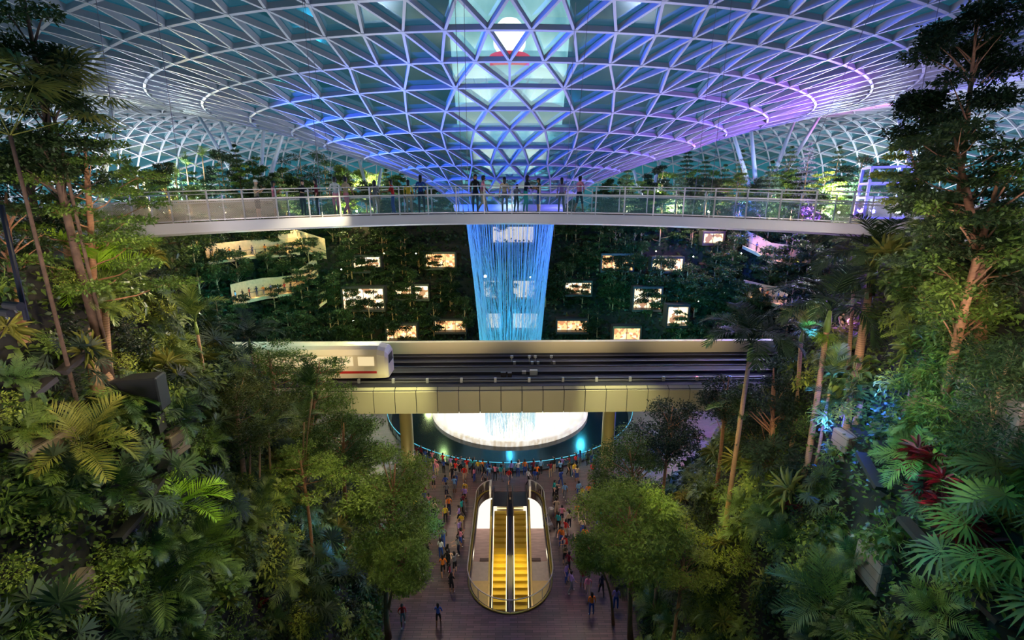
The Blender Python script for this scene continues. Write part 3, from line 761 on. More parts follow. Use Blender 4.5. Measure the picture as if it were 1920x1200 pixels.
LM = {
 'tree': leafmat('leaf_tree', hexc(58,84,24), hexc(118,140,52)),
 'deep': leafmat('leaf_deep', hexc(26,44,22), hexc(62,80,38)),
 'bright': leafmat('leaf_bright', hexc(84,104,30), hexc(158,166,62)),
 'palm': leafmat('leaf_palm', hexc(44,72,28), hexc(118,134,54), rough=0.35),
 'lime': leafmat('leaf_lime', hexc(120,160,30), hexc(176,205,60), rough=0.35),
 'fern': leafmat('leaf_fern', hexc(62,86,36), hexc(122,138,58)),
 'red': leafmat('leaf_red', hexc(110,10,24), hexc(190,28,46), rough=0.35),
 'olive': leafmat('leaf_olive', hexc(96,104,40), hexc(168,158,72)),
 'shrub': leafmat('leaf_shrub', hexc(42,66,22), hexc(112,126,44), rough=0.35),
 'conifer': leafmat('leaf_conifer', hexc(40,66,40), hexc(104,128,84)),
 'violet': leafmat('leaf_pale', hexc(150,140,160), hexc(210,200,220)),
}
def rvec(rng, n): return nrm(rng.normal(size=(n, 3)))
def tree(name, H, R, CH, style='layered', nleaf=4000, L=0.16, seed=1, tr=0.14, lean=(0, 0), leaf='tree', bark=None, pads=None, taper=0.45):
    """H total height, R crown radius, CH crown height; base at the origin"""
    rng = np.random.default_rng(seed); t = empty(name)
    bark = bark or bark_brown
    z0 = H-CH; g = MB()
    lx, ly = lean
    path = []
    for i in range(9):
        f = i/8; path.append((lx*f**1.3+math.sin(f*5+seed)*0.02*H*(0.3 if i else 0), ly*f**1.3+math.cos(f*4+seed)*0.015*H*(0.3 if i else 0), (H-0.12*CH)*f))
    g.tube(path, [tr*(1-taper*(i/8)**1.0)*(1.35 if i == 0 else 1) if i < 7 else tr*(1-taper)*(0.7 if i == 7 else .35) for i in range(9)], 8)
    def tp(z):
        f = max(0, min(1, z/(H-0.12*CH))); k = min(7, int(f*8)); ff = f*8-k
        return np.array(path[k])*(1-ff)+np.array(path[k+1])*ff
    npad = pads or (16 if style == 'layered' else 34)
    cen, rad = [], []
    if style == 'conifer':
        npad = 0
        lay = max(6, int(CH/0.7)); P = []; D = []
        for i in range(lay):
            f = i/(lay-1); z = z0+CH*f; rr = R*(1-f)**0.8+0.15
            nb = 9
            for k in range(nb):
                a = 2*PI*(k+rng.random()*.5)/nb+i; c = tp(min(z, H-0.13*CH)); 
                e = c*1.0; e = np.array([c[0]+rr*math.cos(a), c[1]+rr*math.sin(a), z-0.10*rr])
                g.tube([(c[0], c[1], z), tuple(e)], [0.03, 0.01], 3, cap=False)
                m = max(6, int(nleaf/(lay*nb))); q = rng.random(m)[:, None]**0.7
                b = np.array([c[0], c[1], z])*(1-q)+e*q+rng.normal(size=(m, 3))*0.10*rr*np.array([1, 1, .45])
                P.append(b); D.append(nrm(rng.normal(size=(m, 3))+np.array([math.cos(a), math.sin(a), .2])*1.2))
        P = np.concatenate(P); D = np.concatenate(D); n = len(P); N = rvec(rng, n)+np.array([0, 0, 1.2])
        V, Q = chip_arrays(P, D, N, L*rng.uniform(.7, 1.3, n), L*.35*np.ones(n))
    else:
        for i in range(npad):
            if style == 'layered':
                f = (i+0.5)/npad; z = z0+CH*(0.06+0.88*f); a = i*2.4+rng.random()*0.8
                rr = R*(0.25+0.65*rng.random()**.6)*(1-0.55*f**1.6); c = tp(z)+np.array([rr*math.cos(a), rr*math.sin(a), 0])
                c[2] = z; pr = R*rng.uniform(.30, .48)*(1-.35*f); sq = 0.20
            elif style == 'round':
                d = rvec(rng, 1)[0]; q = rng.uniform(.45, .86); c = tp(z0+CH*.5)+d*np.array([R, R, CH*.5])*q; pr = R*rng.uniform(.22, .36); sq = 0.5
                c[2] = max(c[2], z0+.1*CH)
            else:  # airy: tall narrow
                f = (i+.5)/npad; z = z0+CH*f; a = i*2.4; rr = R*rng.uniform(.3, .8)*(1-.5*f); c = tp(z)+np.array([rr*math.cos(a), rr*math.sin(a), 0]); c[2] = z; pr = R*.42; sq = .5
            cen.append(c); rad.append((pr, pr, pr*sq))
            bz = max(z0*0.92, c[2]-R*(.25 if style == 'layered' else .55)); b = tp(min(bz, H-.2*CH)); mid = (b*0.45+c*0.55)+np.array([0, 0, -.05*R if style == 'layered' else .02*R])
            br = tr*(0.32 if style == 'layered' else .3)*(1-.4*(i/npad))
            g.tube([tuple(b), tuple(mid), tuple(c)], [br, br*.65, br*.25], 5, cap=False)
            for _ in range(3):
                e = c+rvec(rng, 1)[0]*np.array([pr, pr, pr*sq])*.8; g.tube([tuple(mid*.3+c*.7), tuple(e)], [br*.35, br*.12], 3, cap=False)
        cen = np.array(cen); rad = np.array(rad); w = rad[:, 0]**2; w = w/w.sum()
        k = rng.choice(len(cen), size=nleaf, p=w); d = rvec(rng, nleaf); q = rng.random(nleaf)[:, None]**(0.40)
        lump = 1+0.25*np.sin(d[:, :1]*7+k[:, None])*np.cos(d[:, 1:2]*6+k[:, None]*2)
        P = cen[k]+d*rad[k]*q*lump
        out = nrm(P-cen[k]+np.array([0, 0, .001])); D = nrm(out*np.array([1, 1, .3])+rng.normal(size=(nleaf, 3))*.7); N = nrm(np.array([0, 0, 1.0])+rng.normal(size=(nleaf, 3))*.55)
        V, Q = chip_arrays(P, D, N, L*rng.uniform(.6, 1.3, nleaf), L*(.22 if style == 'airy' else .48)*rng.uniform(.8, 1.2, nleaf))
    g.build('trunk', bark, t, True); quadmesh('crown', V, Q, LM[leaf], t)
    return t
def frond_arrays(Lf, nl, W, droop, seed, vee=0.5, ll=0.28, basefree=0.22, hang=0.25):
    """feather frond rising along +x from the origin: returns leaflets and the midrib points"""
    rng = np.random.default_rng(seed)
    f = np.linspace(0, 1, 14); ang = 0.9-droop*f; dx = np.cos(ang)*Lf/13; dz = np.sin(ang)*Lf/13
    X = np.concatenate([[0], np.cumsum(dx[:-1])]); Z = np.concatenate([[0], np.cumsum(dz[:-1])])
    P, D, N, LL = [], [], [], []
    for i in range(nl):
        u = basefree+(1-basefree)*(i+.5)/nl; x = np.interp(u, f, X); z = np.interp(u, f, Z); a = np.interp(u, f, ang)
        T = np.array([math.cos(a), 0, math.sin(a)]); Nn = np.array([-math.sin(a), 0, math.cos(a)])
        for s in (-1, 1):
            sw = 0.55+0.5*u+rng.normal()*.07; d = T*math.sin(sw*.9)+np.array([0, s, 0])*math.cos(sw*.9)+Nn*(vee*.6+rng.normal()*.08)
            P.append([x, 0, z]); D.append(d); N.append(Nn); LL.append(Lf*ll*(math.sin(PI*min(1, .18+.80*u))**.6)*rng.uniform(.9, 1.1))
    P, D, N, LL = map(np.array, (P, D, N, LL)); D = nrm(D); S = nrm(np.cross(D, N)); L = LL[:, None]; w = W
    dn = np.array([0, 0, -1.0])
    m = P+D*.5*L+dn*hang*.25*L; t = P+D*L+dn*hang*L
    V = np.stack([P-S*w*.25, P+S*w*.25, m+S*w*.5, t+S*w*.06, t-S*w*.06, m-S*w*.5], 1).reshape(-1, 3)
    k = np.arange(len(P))[:, None]*6; Q = np.concatenate([k+np.array([[0, 1, 2, 5]]), k+np.array([[5, 2, 3, 4]])], 0)
    rib = [(float(x), 0, float(z)) for x, z in zip(X, Z)]
    rb = MB(); rb.tube(rib, [Lf*.009*(1.2-.9*q) for q in f], 4, cap=False)
    return join([(V, Q), (np.array(rb.v), np.array(rb.f))])
def fan_arrays(Lp, Rf, ns, seed, tilt=0.5):
    """fan leaf: stalk then a pleated fan"""
    rng = np.random.default_rng(seed); rb = MB(); a = tilt
    pts = [(Lp*q*math.cos(a-.4*q), 0, Lp*q*math.sin(a+.1*q)) for q in (0, .33, .66, 1)]
    rb.tube(pts, [.016, .012, .010, .008], 4, cap=False)
    c = np.array(pts[-1]); T = np.array([math.cos(a-.5), 0, math.sin(a-.5)]); S = np.array([0, 1.0, 0]); N = np.cross(T, S)*-1
    V, Q = [], []; o = 0
    for i in range(ns):
        th = (i/(ns-1)-.5)*math.radians(250); d = T*math.cos(th)+S*math.sin(th); p = -T*math.sin(th)+S*math.cos(th)
        L = Rf*(0.75+.25*math.cos(th*.7))*rng.uniform(.93, 1.05); w = L*math.radians(250)/ns*.5; lift = N*w*.6*(1 if i % 2 else -1)
        dn = np.array([0, 0, -1.0])
        V += [c, c+d*L*.5+p*w*.55+lift, c+d*L+dn*.22*L, c+d*L*.5-p*w*.55+lift]; Q.append([o, o+1, o+2, o+3]); o += 4
    return join([(np.array(V), np.array(Q)), (np.array(rb.v), np.array(rb.f))])
FM = {}
def frond_mesh(kind, key, Lf, leaf):
    k = (kind, key, round(Lf, 2), leaf)
    if k not in FM:
        if kind == 'feather': V, Q = frond_arrays(Lf, 26, Lf*.022, [1.5, 1.9, 2.3][key], key*7+3, ll=.30)
        elif kind == 'areca': V, Q = frond_arrays(Lf, 24, Lf*.020, [1.1, 1.5, 1.9][key], key*5+1, ll=.34, vee=.8, hang=.15)
        else: V, Q = fan_arrays(Lf*.9, Lf*.72, 26, key)
        me = quadmesh('frond', V, Q, LM[leaf]); FM[k] = me.data; bpy.data.objects.remove(me)
    return FM[k]
def palm(name, H, Lf=2.2, n=12, kind='feather', seed=1, tr=0.10, lean=(0, 0), leaf='palm', bark=None, shaft=True, tilt0=0.25):
    rnd = random.Random(seed); t = empty(name); g = MB(); K = 8
    pts = [(lean[0]*(i/K)**1.4, lean[1]*(i/K)**1.4, H*i/K) for i in range(K+1)]
    g.tube(pts, [tr*(1.35 if i == 0 else 1.05-.25*i/K) for i in range(K+1)], 9); g.build('trunk', bark or ringbark, t, True)
    top = Vector(pts[-1])
    if shaft:
        s = MB(); h = Lf*.32; s.tube([top, top+Vector((0, 0, h*.4)), top+Vector((0, 0, h))], [tr*.95, tr*1.05, tr*.5], 8); s.build('crownshaft', shaft_green, t, True); top = top+Vector((0, 0, h*.9))
    for i in range(n):
        a = 2*PI*i*0.382+seed; key = i % 3; me = frond_mesh(kind, key, Lf*(1 if i % 2 else 1), leaf)
        f = bpy.data.objects.new('frond', me); COL.objects.link(f); f.parent = t; f.location = top
        f.rotation_euler = Euler((rnd.uniform(-.15, .15), -tilt0+(i/n)*0.95+rnd.uniform(-.12, .12)-.35, a), 'XYZ')
        sc = rnd.uniform(.85, 1.1); f.scale = (sc, sc, sc)
    return t
# ---- low plants
def shrub_broad(seed, n=46, L=.18, R=.62, leaf='shrub', W=.62):
    rng = np.random.default_rng(seed); t = empty('broadleaf_shrub'); d = rvec(rng, n); d[:, 2] = abs(d[:, 2])*.9+.12; d = nrm(d); rr = R*rng.uniform(.45, 1, n)[:, None]
    P = d*rr; g = MB()
    for i in range(0, n, 2): g.tube([(0, 0, -.1), tuple(P[i]*np.array([.4, .4, .7])), tuple(P[i])], [.012, .009, .006], 3, cap=False)
    g.build('stems', shaft_green, t)
    D = nrm(d*np.array([1, 1, .15])+rng.normal(size=(n, 3))*.25); N = nrm(d*.5+np.array([0, 0, 1.0])+rng.normal(size=(n, 3))*.2)
    V, Q = leaf_arrays(P, D, N, L*rng.uniform(.7, 1.25, n), L*W*rng.uniform(.8, 1.1, n), .35); quadmesh('leaves', V, Q, LM[leaf], t); return t
def shrub_fine(seed, n=520, L=.085, R=.62, leaf='bright'):
    rng = np.random.default_rng(seed); t = empty('fine_leaved_shrub'); g = MB(); d = rvec(rng, 26); d[:, 2] = abs(d[:, 2]); C = d*R*.62
    for c in C: g.tube([(0, 0, -.1), tuple(c*np.array([.5, .5, .8])), tuple(c*1.2)], [.012, .008, .004], 3, cap=False)
    g.build('stems', bark_dark, t); k = rng.integers(0, 26, n); q = rvec(rng, n); P = C[k]+q*R*.36*rng.random((n, 1))**.4; D = nrm(q+rng.normal(size=(n, 3))*.5); N = nrm(np.array([0, 0, 1.0])+rng.normal(size=(n, 3))*.5)
    V, Q = leaf_arrays(P, D, N, L*rng.uniform(.7, 1.3, n), L*.5*np.ones(n), .1); quadmesh('leaves', V, Q, LM[leaf], t); return t
def fern(seed, n=11, Lf=.85, leaf='fern'):
    rnd = random.Random(seed); t = empty('fern'); parts = []
    for i in range(n):
        V, Q = frond_arrays(Lf*rnd.uniform(.8, 1.15), 20, Lf*.042, rnd.uniform(1.2, 1.8), seed*31+i, vee=.15, ll=.17, basefree=.1, hang=.1)
        R = np.array((Matrix.Rotation(2*PI*i/n+rnd.uniform(-.2, .2), 3, 'Z')@Matrix.Rotation(rnd.uniform(-.25, .25), 3, 'Y')).to_3x3()); parts.append((V@R.T, Q))
    V, Q = join(parts); quadmesh('fronds', V, Q, LM[leaf], t); return t
def small_palm(seed, kind='areca', n=10, Lf=1.15, leaf='palm'):
    rnd = random.Random(seed); t = empty('young_palm'); parts = []
    for i in range(n):
        if kind == 'fan': V, Q = fan_arrays(Lf*.8, Lf*.55, 20, seed*13+i, rnd.uniform(.4, 1.0))
        else: V, Q = frond_arrays(Lf*rnd.uniform(.8, 1.15), 20, Lf*.026, rnd.uniform(1.2, 1.9), seed*17+i, vee=.6, ll=.32, hang=.2)
        R = np.array((Matrix.Rotation(2*PI*i*.382, 3, 'Z')@Matrix.Rotation(rnd.uniform(-.5, .25), 3, 'Y')).to_3x3()); parts.append((V@R.T, Q))
    g = MB(); g.tube([(0, 0, -.3), (0, 0, .1)], [.07, .05], 6); g.build('stem', shaft_green, t)
    V, Q = join(parts); quadmesh('fronds', V, Q, LM[leaf], t); return t
def rosette(seed, n=26, L=.62, W=.085, leaf='red', up=.5, name='red_cordyline'):
    rng = np.random.default_rng(seed); t = empty(name); a = np.arange(n)*2.4; e = up+rng.uniform(-.45, .5, n); d = np.stack([np.cos(a)*np.cos(e), np.sin(a)*np.cos(e), np.sin(e)], 1)
    P = d*.05+np.array([0, 0, .32])+np.array([0, 0, 1])*rng.uniform(-.1, .2, n)[:, None]; N = nrm(np.array([0, 0, 1.0])-d*.2+rng.normal(size=(n, 3))*.15)
    g = MB(); g.tube([(0, 0, -.2), (0, 0, .45)], [.03, .02], 5); g.build('stem', bark_dark, t)
    V, Q = leaf_arrays(P, d, N, L*rng.uniform(.7, 1.2, n), W*np.ones(n), .35); quadmesh('leaves', V, Q, LM[leaf], t); return t
# ================================================================== PLANTING
rnd = random.Random(11)
def put(maker, loc, label, cat, group=None, **kw):
    t = maker(**kw); t.location = loc; return tag(t, label, cat, group)
def gpt(u, v, d):
    p = at_d(u, v, d); return p, ground_z(p.x, p.y)
def htree(u, v, d, label, R, CH, style='layered', nleaf=4000, L=.16, leaf='tree', tr=.14, base=None, seed=1, bark=None, pads=None, cat='tree', name='tree', group=None):
    """a tree whose crown top shows at (u, v) at depth d; base: pixel (u, v) where the trunk meets the ground"""
    p = at_d(u, v, d)
    if base is not None:
        b = hit(*base)
        lean = (p.x-b.x, p.y-b.y)
    else: b = Vector((p.x, p.y, ground_z(p.x, p.y))); lean = (0, 0)
    H = max(1.5, p.z-b.z); CH = min(CH, H*.97)
    t = tree(name, H, R, CH, style, nleaf, L, seed, tr, lean, leaf, bark, pads); t.location = (b.x, b.y, b.z-0.05)
    return tag(t, label, cat, group)
def hpalm(u, v, d, label, Lf=2.2, n=12, kind='feather', leaf='palm', tr=.1, base=None, seed=1, shaft=True, name='palm_tree', tilt0=.25, group=None, bark=None):
    """palm whose trunk top shows at (u, v), depth d"""
    p = at_d(u, v, d)
    if base is not None: b = hit(*base)
    else: b = Vector((p.x, p.y, ground_z(p.x, p.y)))
    H = max(.4, p.z-b.z)
    t = palm(name, H, Lf, n, kind, seed, tr, (p.x-b.x, p.y-b.y), leaf, bark, shaft, tilt0); t.location = (b.x, b.y, b.z-.05)
    return tag(t, label, 'palm', group)
def gpalm(u, v, label, Lf=1.6, n=10, kind='areca', leaf='palm', seed=1, h=.7, tilt0=.15, name='palm_tree'):
    b = hit(u, v+34); t = palm(name, h, Lf, n, kind, seed, .07, (0, 0), leaf, None, False, tilt0)
    nn_ = ground_n(b.x, b.y); t.location = b-nn_*.1; t.rotation_euler = (nn_*.35+Vector((0, 0, .8))).normalized().to_track_quat('Z', 'Y').to_euler()
    return tag(t, label, 'palm')
# ---- left side, large plants
htree(12, -120, 11.5, 'dark dense tree at the upper left corner of the view', 1.5, 7.5, 'round', 12000, .13, 'deep', .13, None, 2, bark_dark)
htree(20, 200, 13.5, 'dark tree below the upper left corner, behind the layered tree', 1.7, 5, 'round', 6000, .14, 'deep', .12, None, 3, bark_dark)
hpalm(100, 215, 12.5, 'tall fan palm at upper left with stiff pleated leaves against the roof', 1.5, 12, 'fan', 'olive', .05, None, 4, False, 'fan_palm', bark=bark_dark)
hpalm(18, 250, 11.0, 'fan palm with drooping tips at the left edge, below the dark corner tree', 1.5, 9, 'fan', 'olive', .05, None, 9, False, 'fan_palm', bark=bark_dark)
htree(150, 205, 13.0, 'layered tree with flat tiers of leaves in front of the left end of the footbridge', 2.3, 5.6, 'layered', 15000, .11, 'tree', .11, (183, 600), 5, bark_brown, 30)
htree(112, 380, 15.5, 'thick pale trunk rising behind the layered tree on the left', 1.5, 2.4, 'layered', 3500, .12, 'bright', .19, (180, 738), 6, bark_pale, 12)
htree(4, 330, 12.5, 'slim leaning reddish trunk at the left edge beside the dark lamp pole', 1.0, 3.2, 'round', 3000, .12, 'deep', .12, (42, 640), 7, bark_brown)
htree(250, 455, 22, 'light green tree under the left end of the footbridge', 3.0, 5, 'layered', 7000, .17, 'bright', .13, None, 8, None, 20)
hpalm(196, 560, 15, 'yellow-green feather palm in the warm light at left, tips hanging', 2.2, 12, 'areca', 'lime', .13, (212, 775), 10)
hpalm(180, 560, 17, 'second feather palm behind the yellow-green one at left', 2.0, 10, 'areca', 'bright', .07, (205, 760), 12)
hpalm(270, 520, 21, 'slender feather palm left of centre above the dark planter box', 2.4, 10, 'feather', 'palm', .09, None, 13)
hpalm(370, 625, 19, 'upright feather palm in the middle of the left slope', 1.7, 9, 'areca', 'fern', .07, None, 14, True, 'palm_tree', .6)
hpalm(470, 655, 26, 'dark feather palm left of the train bridge', 2.2, 10, 'feather', 'deep', .08, None, 15)
htree(270, 605, 20, 'small light green tree with a thin grey trunk below the feather palms at left', 1.35, 2.9, 'round', 7000, .13, 'bright', .05, (270, 712), 16)
htree(500, 640, 27, 'tiered tree with dull green pads left of the train', 3.4, 4.2, 'layered', 12000, .15, 'tree', .14, None, 17, None, 26)
htree(600, 655, 26, 'tiered tree overlapping the left end of the train bridge', 2.6, 5, 'layered', 11000, .14, 'tree', .12, (570, 940), 18, None, 24)
htree(440, 705, 21, 'wide flat-topped tree with forked pale trunk in the middle of the left slope', 2.5, 2.6, 'layered', 14000, .12, 'olive', .12, (460, 930), 19, bark_pale, 26)
hpalm(585, 745, 19, 'young feather palm lit from below at the left end of the train bridge', 1.15, 8, 'areca', 'fern', .045, (574, 955), 20, True, 'palm_tree', .7)
htree(640, 775, 24, 'lush rounded tree at lower centre left, topmost of the leafy masses', 2.7, 4.5, 'round', 17000, .13, 'tree', .15, (655, 1010), 21)
htree(735, 835, 22, 'tall lush tree left of the plaza with a straight trunk down to the floor', 2.7, 8.2, 'round', 30000, .145, 'tree', .17, (728, 1196), 22, bark_brown, 60)
htree(760, 1010, 20, 'lowest leafy tree left of the plaza, leaning over the walkway', 1.5, 3.4, 'round', 12000, .12, 'tree', .10, (728, 1180), 23)
htree(560, 830, 22, 'small tiered tree between the pale trunks and the lush tree at lower left', 2.0, 2.6, 'layered', 7000, .12, 'tree', .1, None, 24, None, 18)
for i, (u, v, bu, bv, lab) in enumerate(((470, 830, 470, 930, 'first'), (487, 825, 490, 945, 'second'), (503, 815, 512, 930, 'third'), (570, 800, 573, 960, 'fourth'))):
    hpalm(u, v-10, 20.5, lab+' from the left of the thin bare stems below the flat-topped tree', 1.1, 7, 'areca', 'palm', .05, (bu, bv), 30+i, False, group='thin stems on the left slope')
# mid-left crowns
gpalm(330, 950, 'bright yellow-green feather palm on the lower left slope', 1.7, 9, 'areca', 'lime', 40, .7, .1, 'palm_tree')
gpalm(350, 1040, 'large grey-green palm with crowded leaflets on the lower left slope', 1.9, 14, 'areca', 'palm', 41, .7, .1, 'palm_tree')
gpalm(300, 1110, 'drooping feather palm at the bottom of the left slope', 1.7, 12, 'areca', 'fern', 42, .7, .1, 'palm_tree')
gpalm(150, 850, 'orange-tinged palm on the left slope beside the stone wall', 1.6, 12, 'areca', 'olive', 43, .7, .2, 'palm_tree')
gpalm(480, 960, 'feather palm right of the bright yellow-green one on the left slope', 1.5, 9, 'areca', 'palm', 44, .7, .2, 'palm_tree')
# ---- right side
htree(1850, -60, 12.5, 'tall dark tree at the upper right in front of the purple roof light', 1.75, 5.6, 'round', 15000, .13, 'deep', .09, (1742, 700), 50, bark_brown, 26)
htree(1800, 215, 12, 'full leafy tree at the right below the tall dark one', 1.9, 4.2, 'layered', 16000, .13, 'deep', .13, (1840, 640), 51, bark_brown, 34)
htree(1705, 235, 14, 'slender leaning tree with fine leaves at the right end of the footbridge', 1.3, 2.6, 'layered', 5000, .12, 'bright', .06, (1760, 560), 52, None, 14)
htree(1890, 260, 11.0, 'leafy tree cut by the right edge of the view', 1.6, 5, 'round', 9000, .13, 'tree', .13, None, 53)
htree(1800, 440, 14, 'massive brown trunk on the right slope leaning toward the edge', 1.7, 2.8, 'round', 11000, .13, 'tree', .24, (1706, 796), 54, bark_brown, 30)
htree(1850, 520, 12.5, 'narrow-leaved tree on the right with a crooked pale stem', 1.8, 3.6, 'airy', 6500, .18, 'tree', .10, (1820, 915), 55, bark_pale, 26)
htree(1775, 610, 13.5, 'narrow-leaved tree right of the palms with a thin pale stem', 1.2, 2.6, 'airy', 5500, .19, 'tree', .07, (1757, 850), 56, bark_pale, 20)
htree(1900, 640, 10.5, 'narrow-leaved thicket at the right edge above the stone wall', 1.3, 3.0, 'airy', 6500, .16, 'deep', .06, None, 57, bark_pale, 22)
hpalm(1632, 530, 18.5, 'tallest feather palm right of the waterfall, crown in front of the footbridge end', 3.1, 15, 'feather', 'deep', .16, (1578, 862), 60)
hpalm(1550, 620, 18, 'feather palm with a shaggy ring of flower stalks on its trunk, right of centre', 2.9, 11, 'feather', 'deep', .12, (1510, 892), 61)
hpalm(1405, 675, 20, 'lone slender feather palm right of the train bridge, trunk reaching the lower slope', 2.7, 12, 'feather', 'deep', .115, (1350, 1056), 62)
hpalm(1502, 640, 21, 'shorter feather palm with dry brown fronds between the two tall ones', 1.5, 9, 'areca', 'olive', .1, (1485, 840), 63)
hpalm(1655, 560, 20, 'slim green palm stem just right of the tallest palm', 1.7, 8, 'feather', 'deep', .10, (1606, 795), 64)
hpalm(1600, 545, 20, 'slim green palm stem just left of the tallest palm', 1.7, 8, 'feather', 'deep', .08, (1580, 780), 65)
hpalm(1750, 640, 14.5, 'feather palm with yellow-green fronds in front of the massive brown trunk', 1.7, 9, 'areca', 'palm', .06, None, 66, True, 'palm_tree', .1)
hpalm(1555, 735, 17, 'lit young palm between the two tall palms on the right', 1.5, 7, 'areca', 'palm', .06, None, 67, True, 'palm_tree', .8)
hpalm(1668, 750, 17, 'little fan palm glowing under the palms on the right', .8, 9, 'fan', 'bright', .04, None, 68, False, 'fan_palm')
hpalm(1690, 700, 17, 'bare straight palm stem under the yellow-green fronds at right', 1.3, 7, 'areca', 'palm', .11, (1640, 800), 69, False)
gpalm(1405, 950, 'bright broad-fronded palm beside the lone slender palm stem', 1.4, 8, 'areca', 'fern', 70, .7, .4, 'palm_tree')
gpalm(1565, 1150, 'large pale green feather palm at the bottom of the right slope', 2.0, 10, 'areca', 'fern', 71, .7, .25, 'palm_tree')
gpalm(1925, 1080, 'fan palm with stiff blue-lit leaves cut by the right edge', 1.2, 12, 'fan', 'fern', 72, .7, .15, 'fan_palm')
gpalm(1935, 960, 'upper fan palm at the right edge near the red plants', 1.0, 10, 'fan', 'deep', 73, .7, .15, 'fan_palm')
hpalm(1385, 790, 22, 'small feather palm below the right end of the train bridge', 1.5, 8, 'areca', 'palm', .06, None, 74, True, 'palm_tree', .4)
htree(1455, 665, 22, 'dark rounded tree between the lone palm and the tall palms at right', 2.4, 6.5, 'round', 15000, .14, 'deep', .16, (1440, 900), 75, None, 34)
htree(1370, 690, 25, 'dark tree at the right end of the train bridge', 1.9, 3.6, 'round', 7000, .15, 'deep', .12, None, 76)
htree(1262, 748, 24, 'dark bushy tree top below the train bridge on the right', 2.0, 3.4, 'round', 9000, .14, 'deep', .12, None, 77)
htree(1180, 825, 23.5, 'upper of the two lush trees right of the plaza', 2.6, 5.0, 'round', 17000, .13, 'tree', .15, (1200, 1060), 78)
htree(1180, 925, 20.5, 'broad lush tree right of the plaza with a straight trunk down to the floor', 2.75, 5.3, 'round', 30000, .14, 'tree', .15, (1182, 1198), 79, bark_brown, 60)
htree(1290, 960, 21, 'yellow-green tree behind the broad lush tree at lower right', 1.9, 4.5, 'round', 10000, .13, 'bright', .11, None, 80)
htree(1105, 1010, 19.5, 'low blue-tinged shrubby tree at the foot of the broad lush tree', 1.0, 2.4, 'round', 5000, .12, 'tree', .08, (1150, 1170), 81)
# ring of flower stalks on the palm
p = at_d(1549, 628, 18.0); g = MB(); rg = random.Random(3)
for k in range(110):
    a = rg.uniform(0, 2*PI); e = rg.uniform(-1.2, .4); L = rg.uniform(.3, .55); d = Vector((math.cos(a)*math.cos(e), math.sin(a)*math.cos(e), math.sin(e)))
    g.tube([Vector((0, 0, 0)), d*L*.6, d*L+Vector((0, 0, -.18))], [.012, .010, .006], 3, cap=False)
fs = g.build('flower_stalks', LM['lime'], loc=p); tag(fs, 'shaggy yellow-green ring of hanging flower stalks on the palm right of centre', 'flowers')
# ---- blossom-like coloured leaves
# ---- undergrowth of single plants
KPL = {'broadleaf_shrub': ([Protos(lambda s=s: shrub_broad(s, 110, .20, .72)) for s in (1, 2, 3)], 'glossy broad-leaved green shrub', 'shrub'),
       'bright_shrub': ([Protos(lambda s=s: shrub_broad(s, 110, .15, .66, 'bright', .5)) for s in (5, 6)], 'yellow-green broad-leaved shrub', 'shrub'),
       'fine': ([Protos(lambda s=s: shrub_fine(s)) for s in (1, 2)], 'bushy shrub with small bright leaves', 'shrub'),
       'finedeep': ([Protos(lambda s=s: shrub_fine(s, 480, .10, .7, 'deep')) for s in (4, 5)], 'bushy dark green small-leaved shrub', 'shrub'),
       'fern': ([Protos(lambda s=s: fern(s)) for s in (1, 2)], 'arching green fern', 'fern'),
       'palm': ([Protos(lambda s=s: small_palm(s)) for s in (1, 2)], 'low feather-leaved palm', 'palm'),
       'fan': ([Protos(lambda s=s: small_palm(s, 'fan', 9, 1.1, 'deep')) for s in (3,)], 'low fan-leaved palm', 'palm'),
       'strap': ([Protos(lambda s=s: rosette(s, 30, .7, .07, 'olive', .6, 'strap_leaved_plant')) for s in (3, 4)], 'strap-leaved yellow-green plant', 'plant')}
KIND_W = [('broadleaf_shrub', 16), ('bright_shrub', 14), ('fine', 16), ('finedeep', 11), ('fern', 16), ('palm', 13), ('fan', 5), ('strap', 9)]
LEVN = ['lowest', 'second', 'third', 'topmost']
def slope_pt(side, t, v):
    f = lerp_list(FE, t); g = lerp_list(TE, t); x = (f[0]+(g[0]-f[0])*v)*side; y = f[1]+(g[1]-f[1])*v; return x, y
def t_of_y(y):
    a, b = 0, 0.6
    for _ in range(30):
        m = (a+b)/2
        if lerp_list(FE, m)[1] < y: a = m
        else: b = m
    return a
placed = 0
for side in (-1, 1):
    sn = 'left' if side < 0 else 'right'
    for i in range(840):
        y = 5+33*rnd.random()**1.35; v = rnd.uniform(0.015, 1.0) if rnd.random() < .8 else rnd.uniform(.3, 1.0)
        x, yy = slope_pt(side, t_of_y(y), v); z = ground_z(x, yy)
        u_, v_, d_ = topx((x, yy, z))
        if d_ < 6.0 or abs(u_-960) > 1010 or v_ > 1290 or v_ < 380: continue
        if 1430 < u_ < 1690 and 480 < v_ < 850 and rnd.random() < .75: continue
        kd = rnd.choices([k for k, w in KIND_W], [w for k, w in KIND_W])[0]
        lev = LEVN[min(3, int(v*4))]; far = 'near end' if y < 14 else ('middle' if y < 24 else 'far end')
        ps, desc, cat = KPL[kd]; sc = rnd.uniform(.65, 1.15)*(1.0 if y < 16 else 1.35)
        lab = '%s on the %s terrace of the %s slope, %s' % (desc, lev, sn, far)
        nn_ = ground_n(x, yy); ax = (nn_*.75+Vector((0, 0, .55))).normalized()
        ps[i % len(ps)].get(loc=Vector((x, yy, z))+nn_*.12, rot=(ax.to_track_quat('Z', 'Y')@Euler((0, 0, rnd.uniform(0, 6.28))).to_quaternion()).to_euler(), sc=sc, label=lab, cat=cat, group='%ss, %s terrace, %s %s' % (desc, lev, sn, far))
        placed += 1
print('UNDERGROWTH', placed)
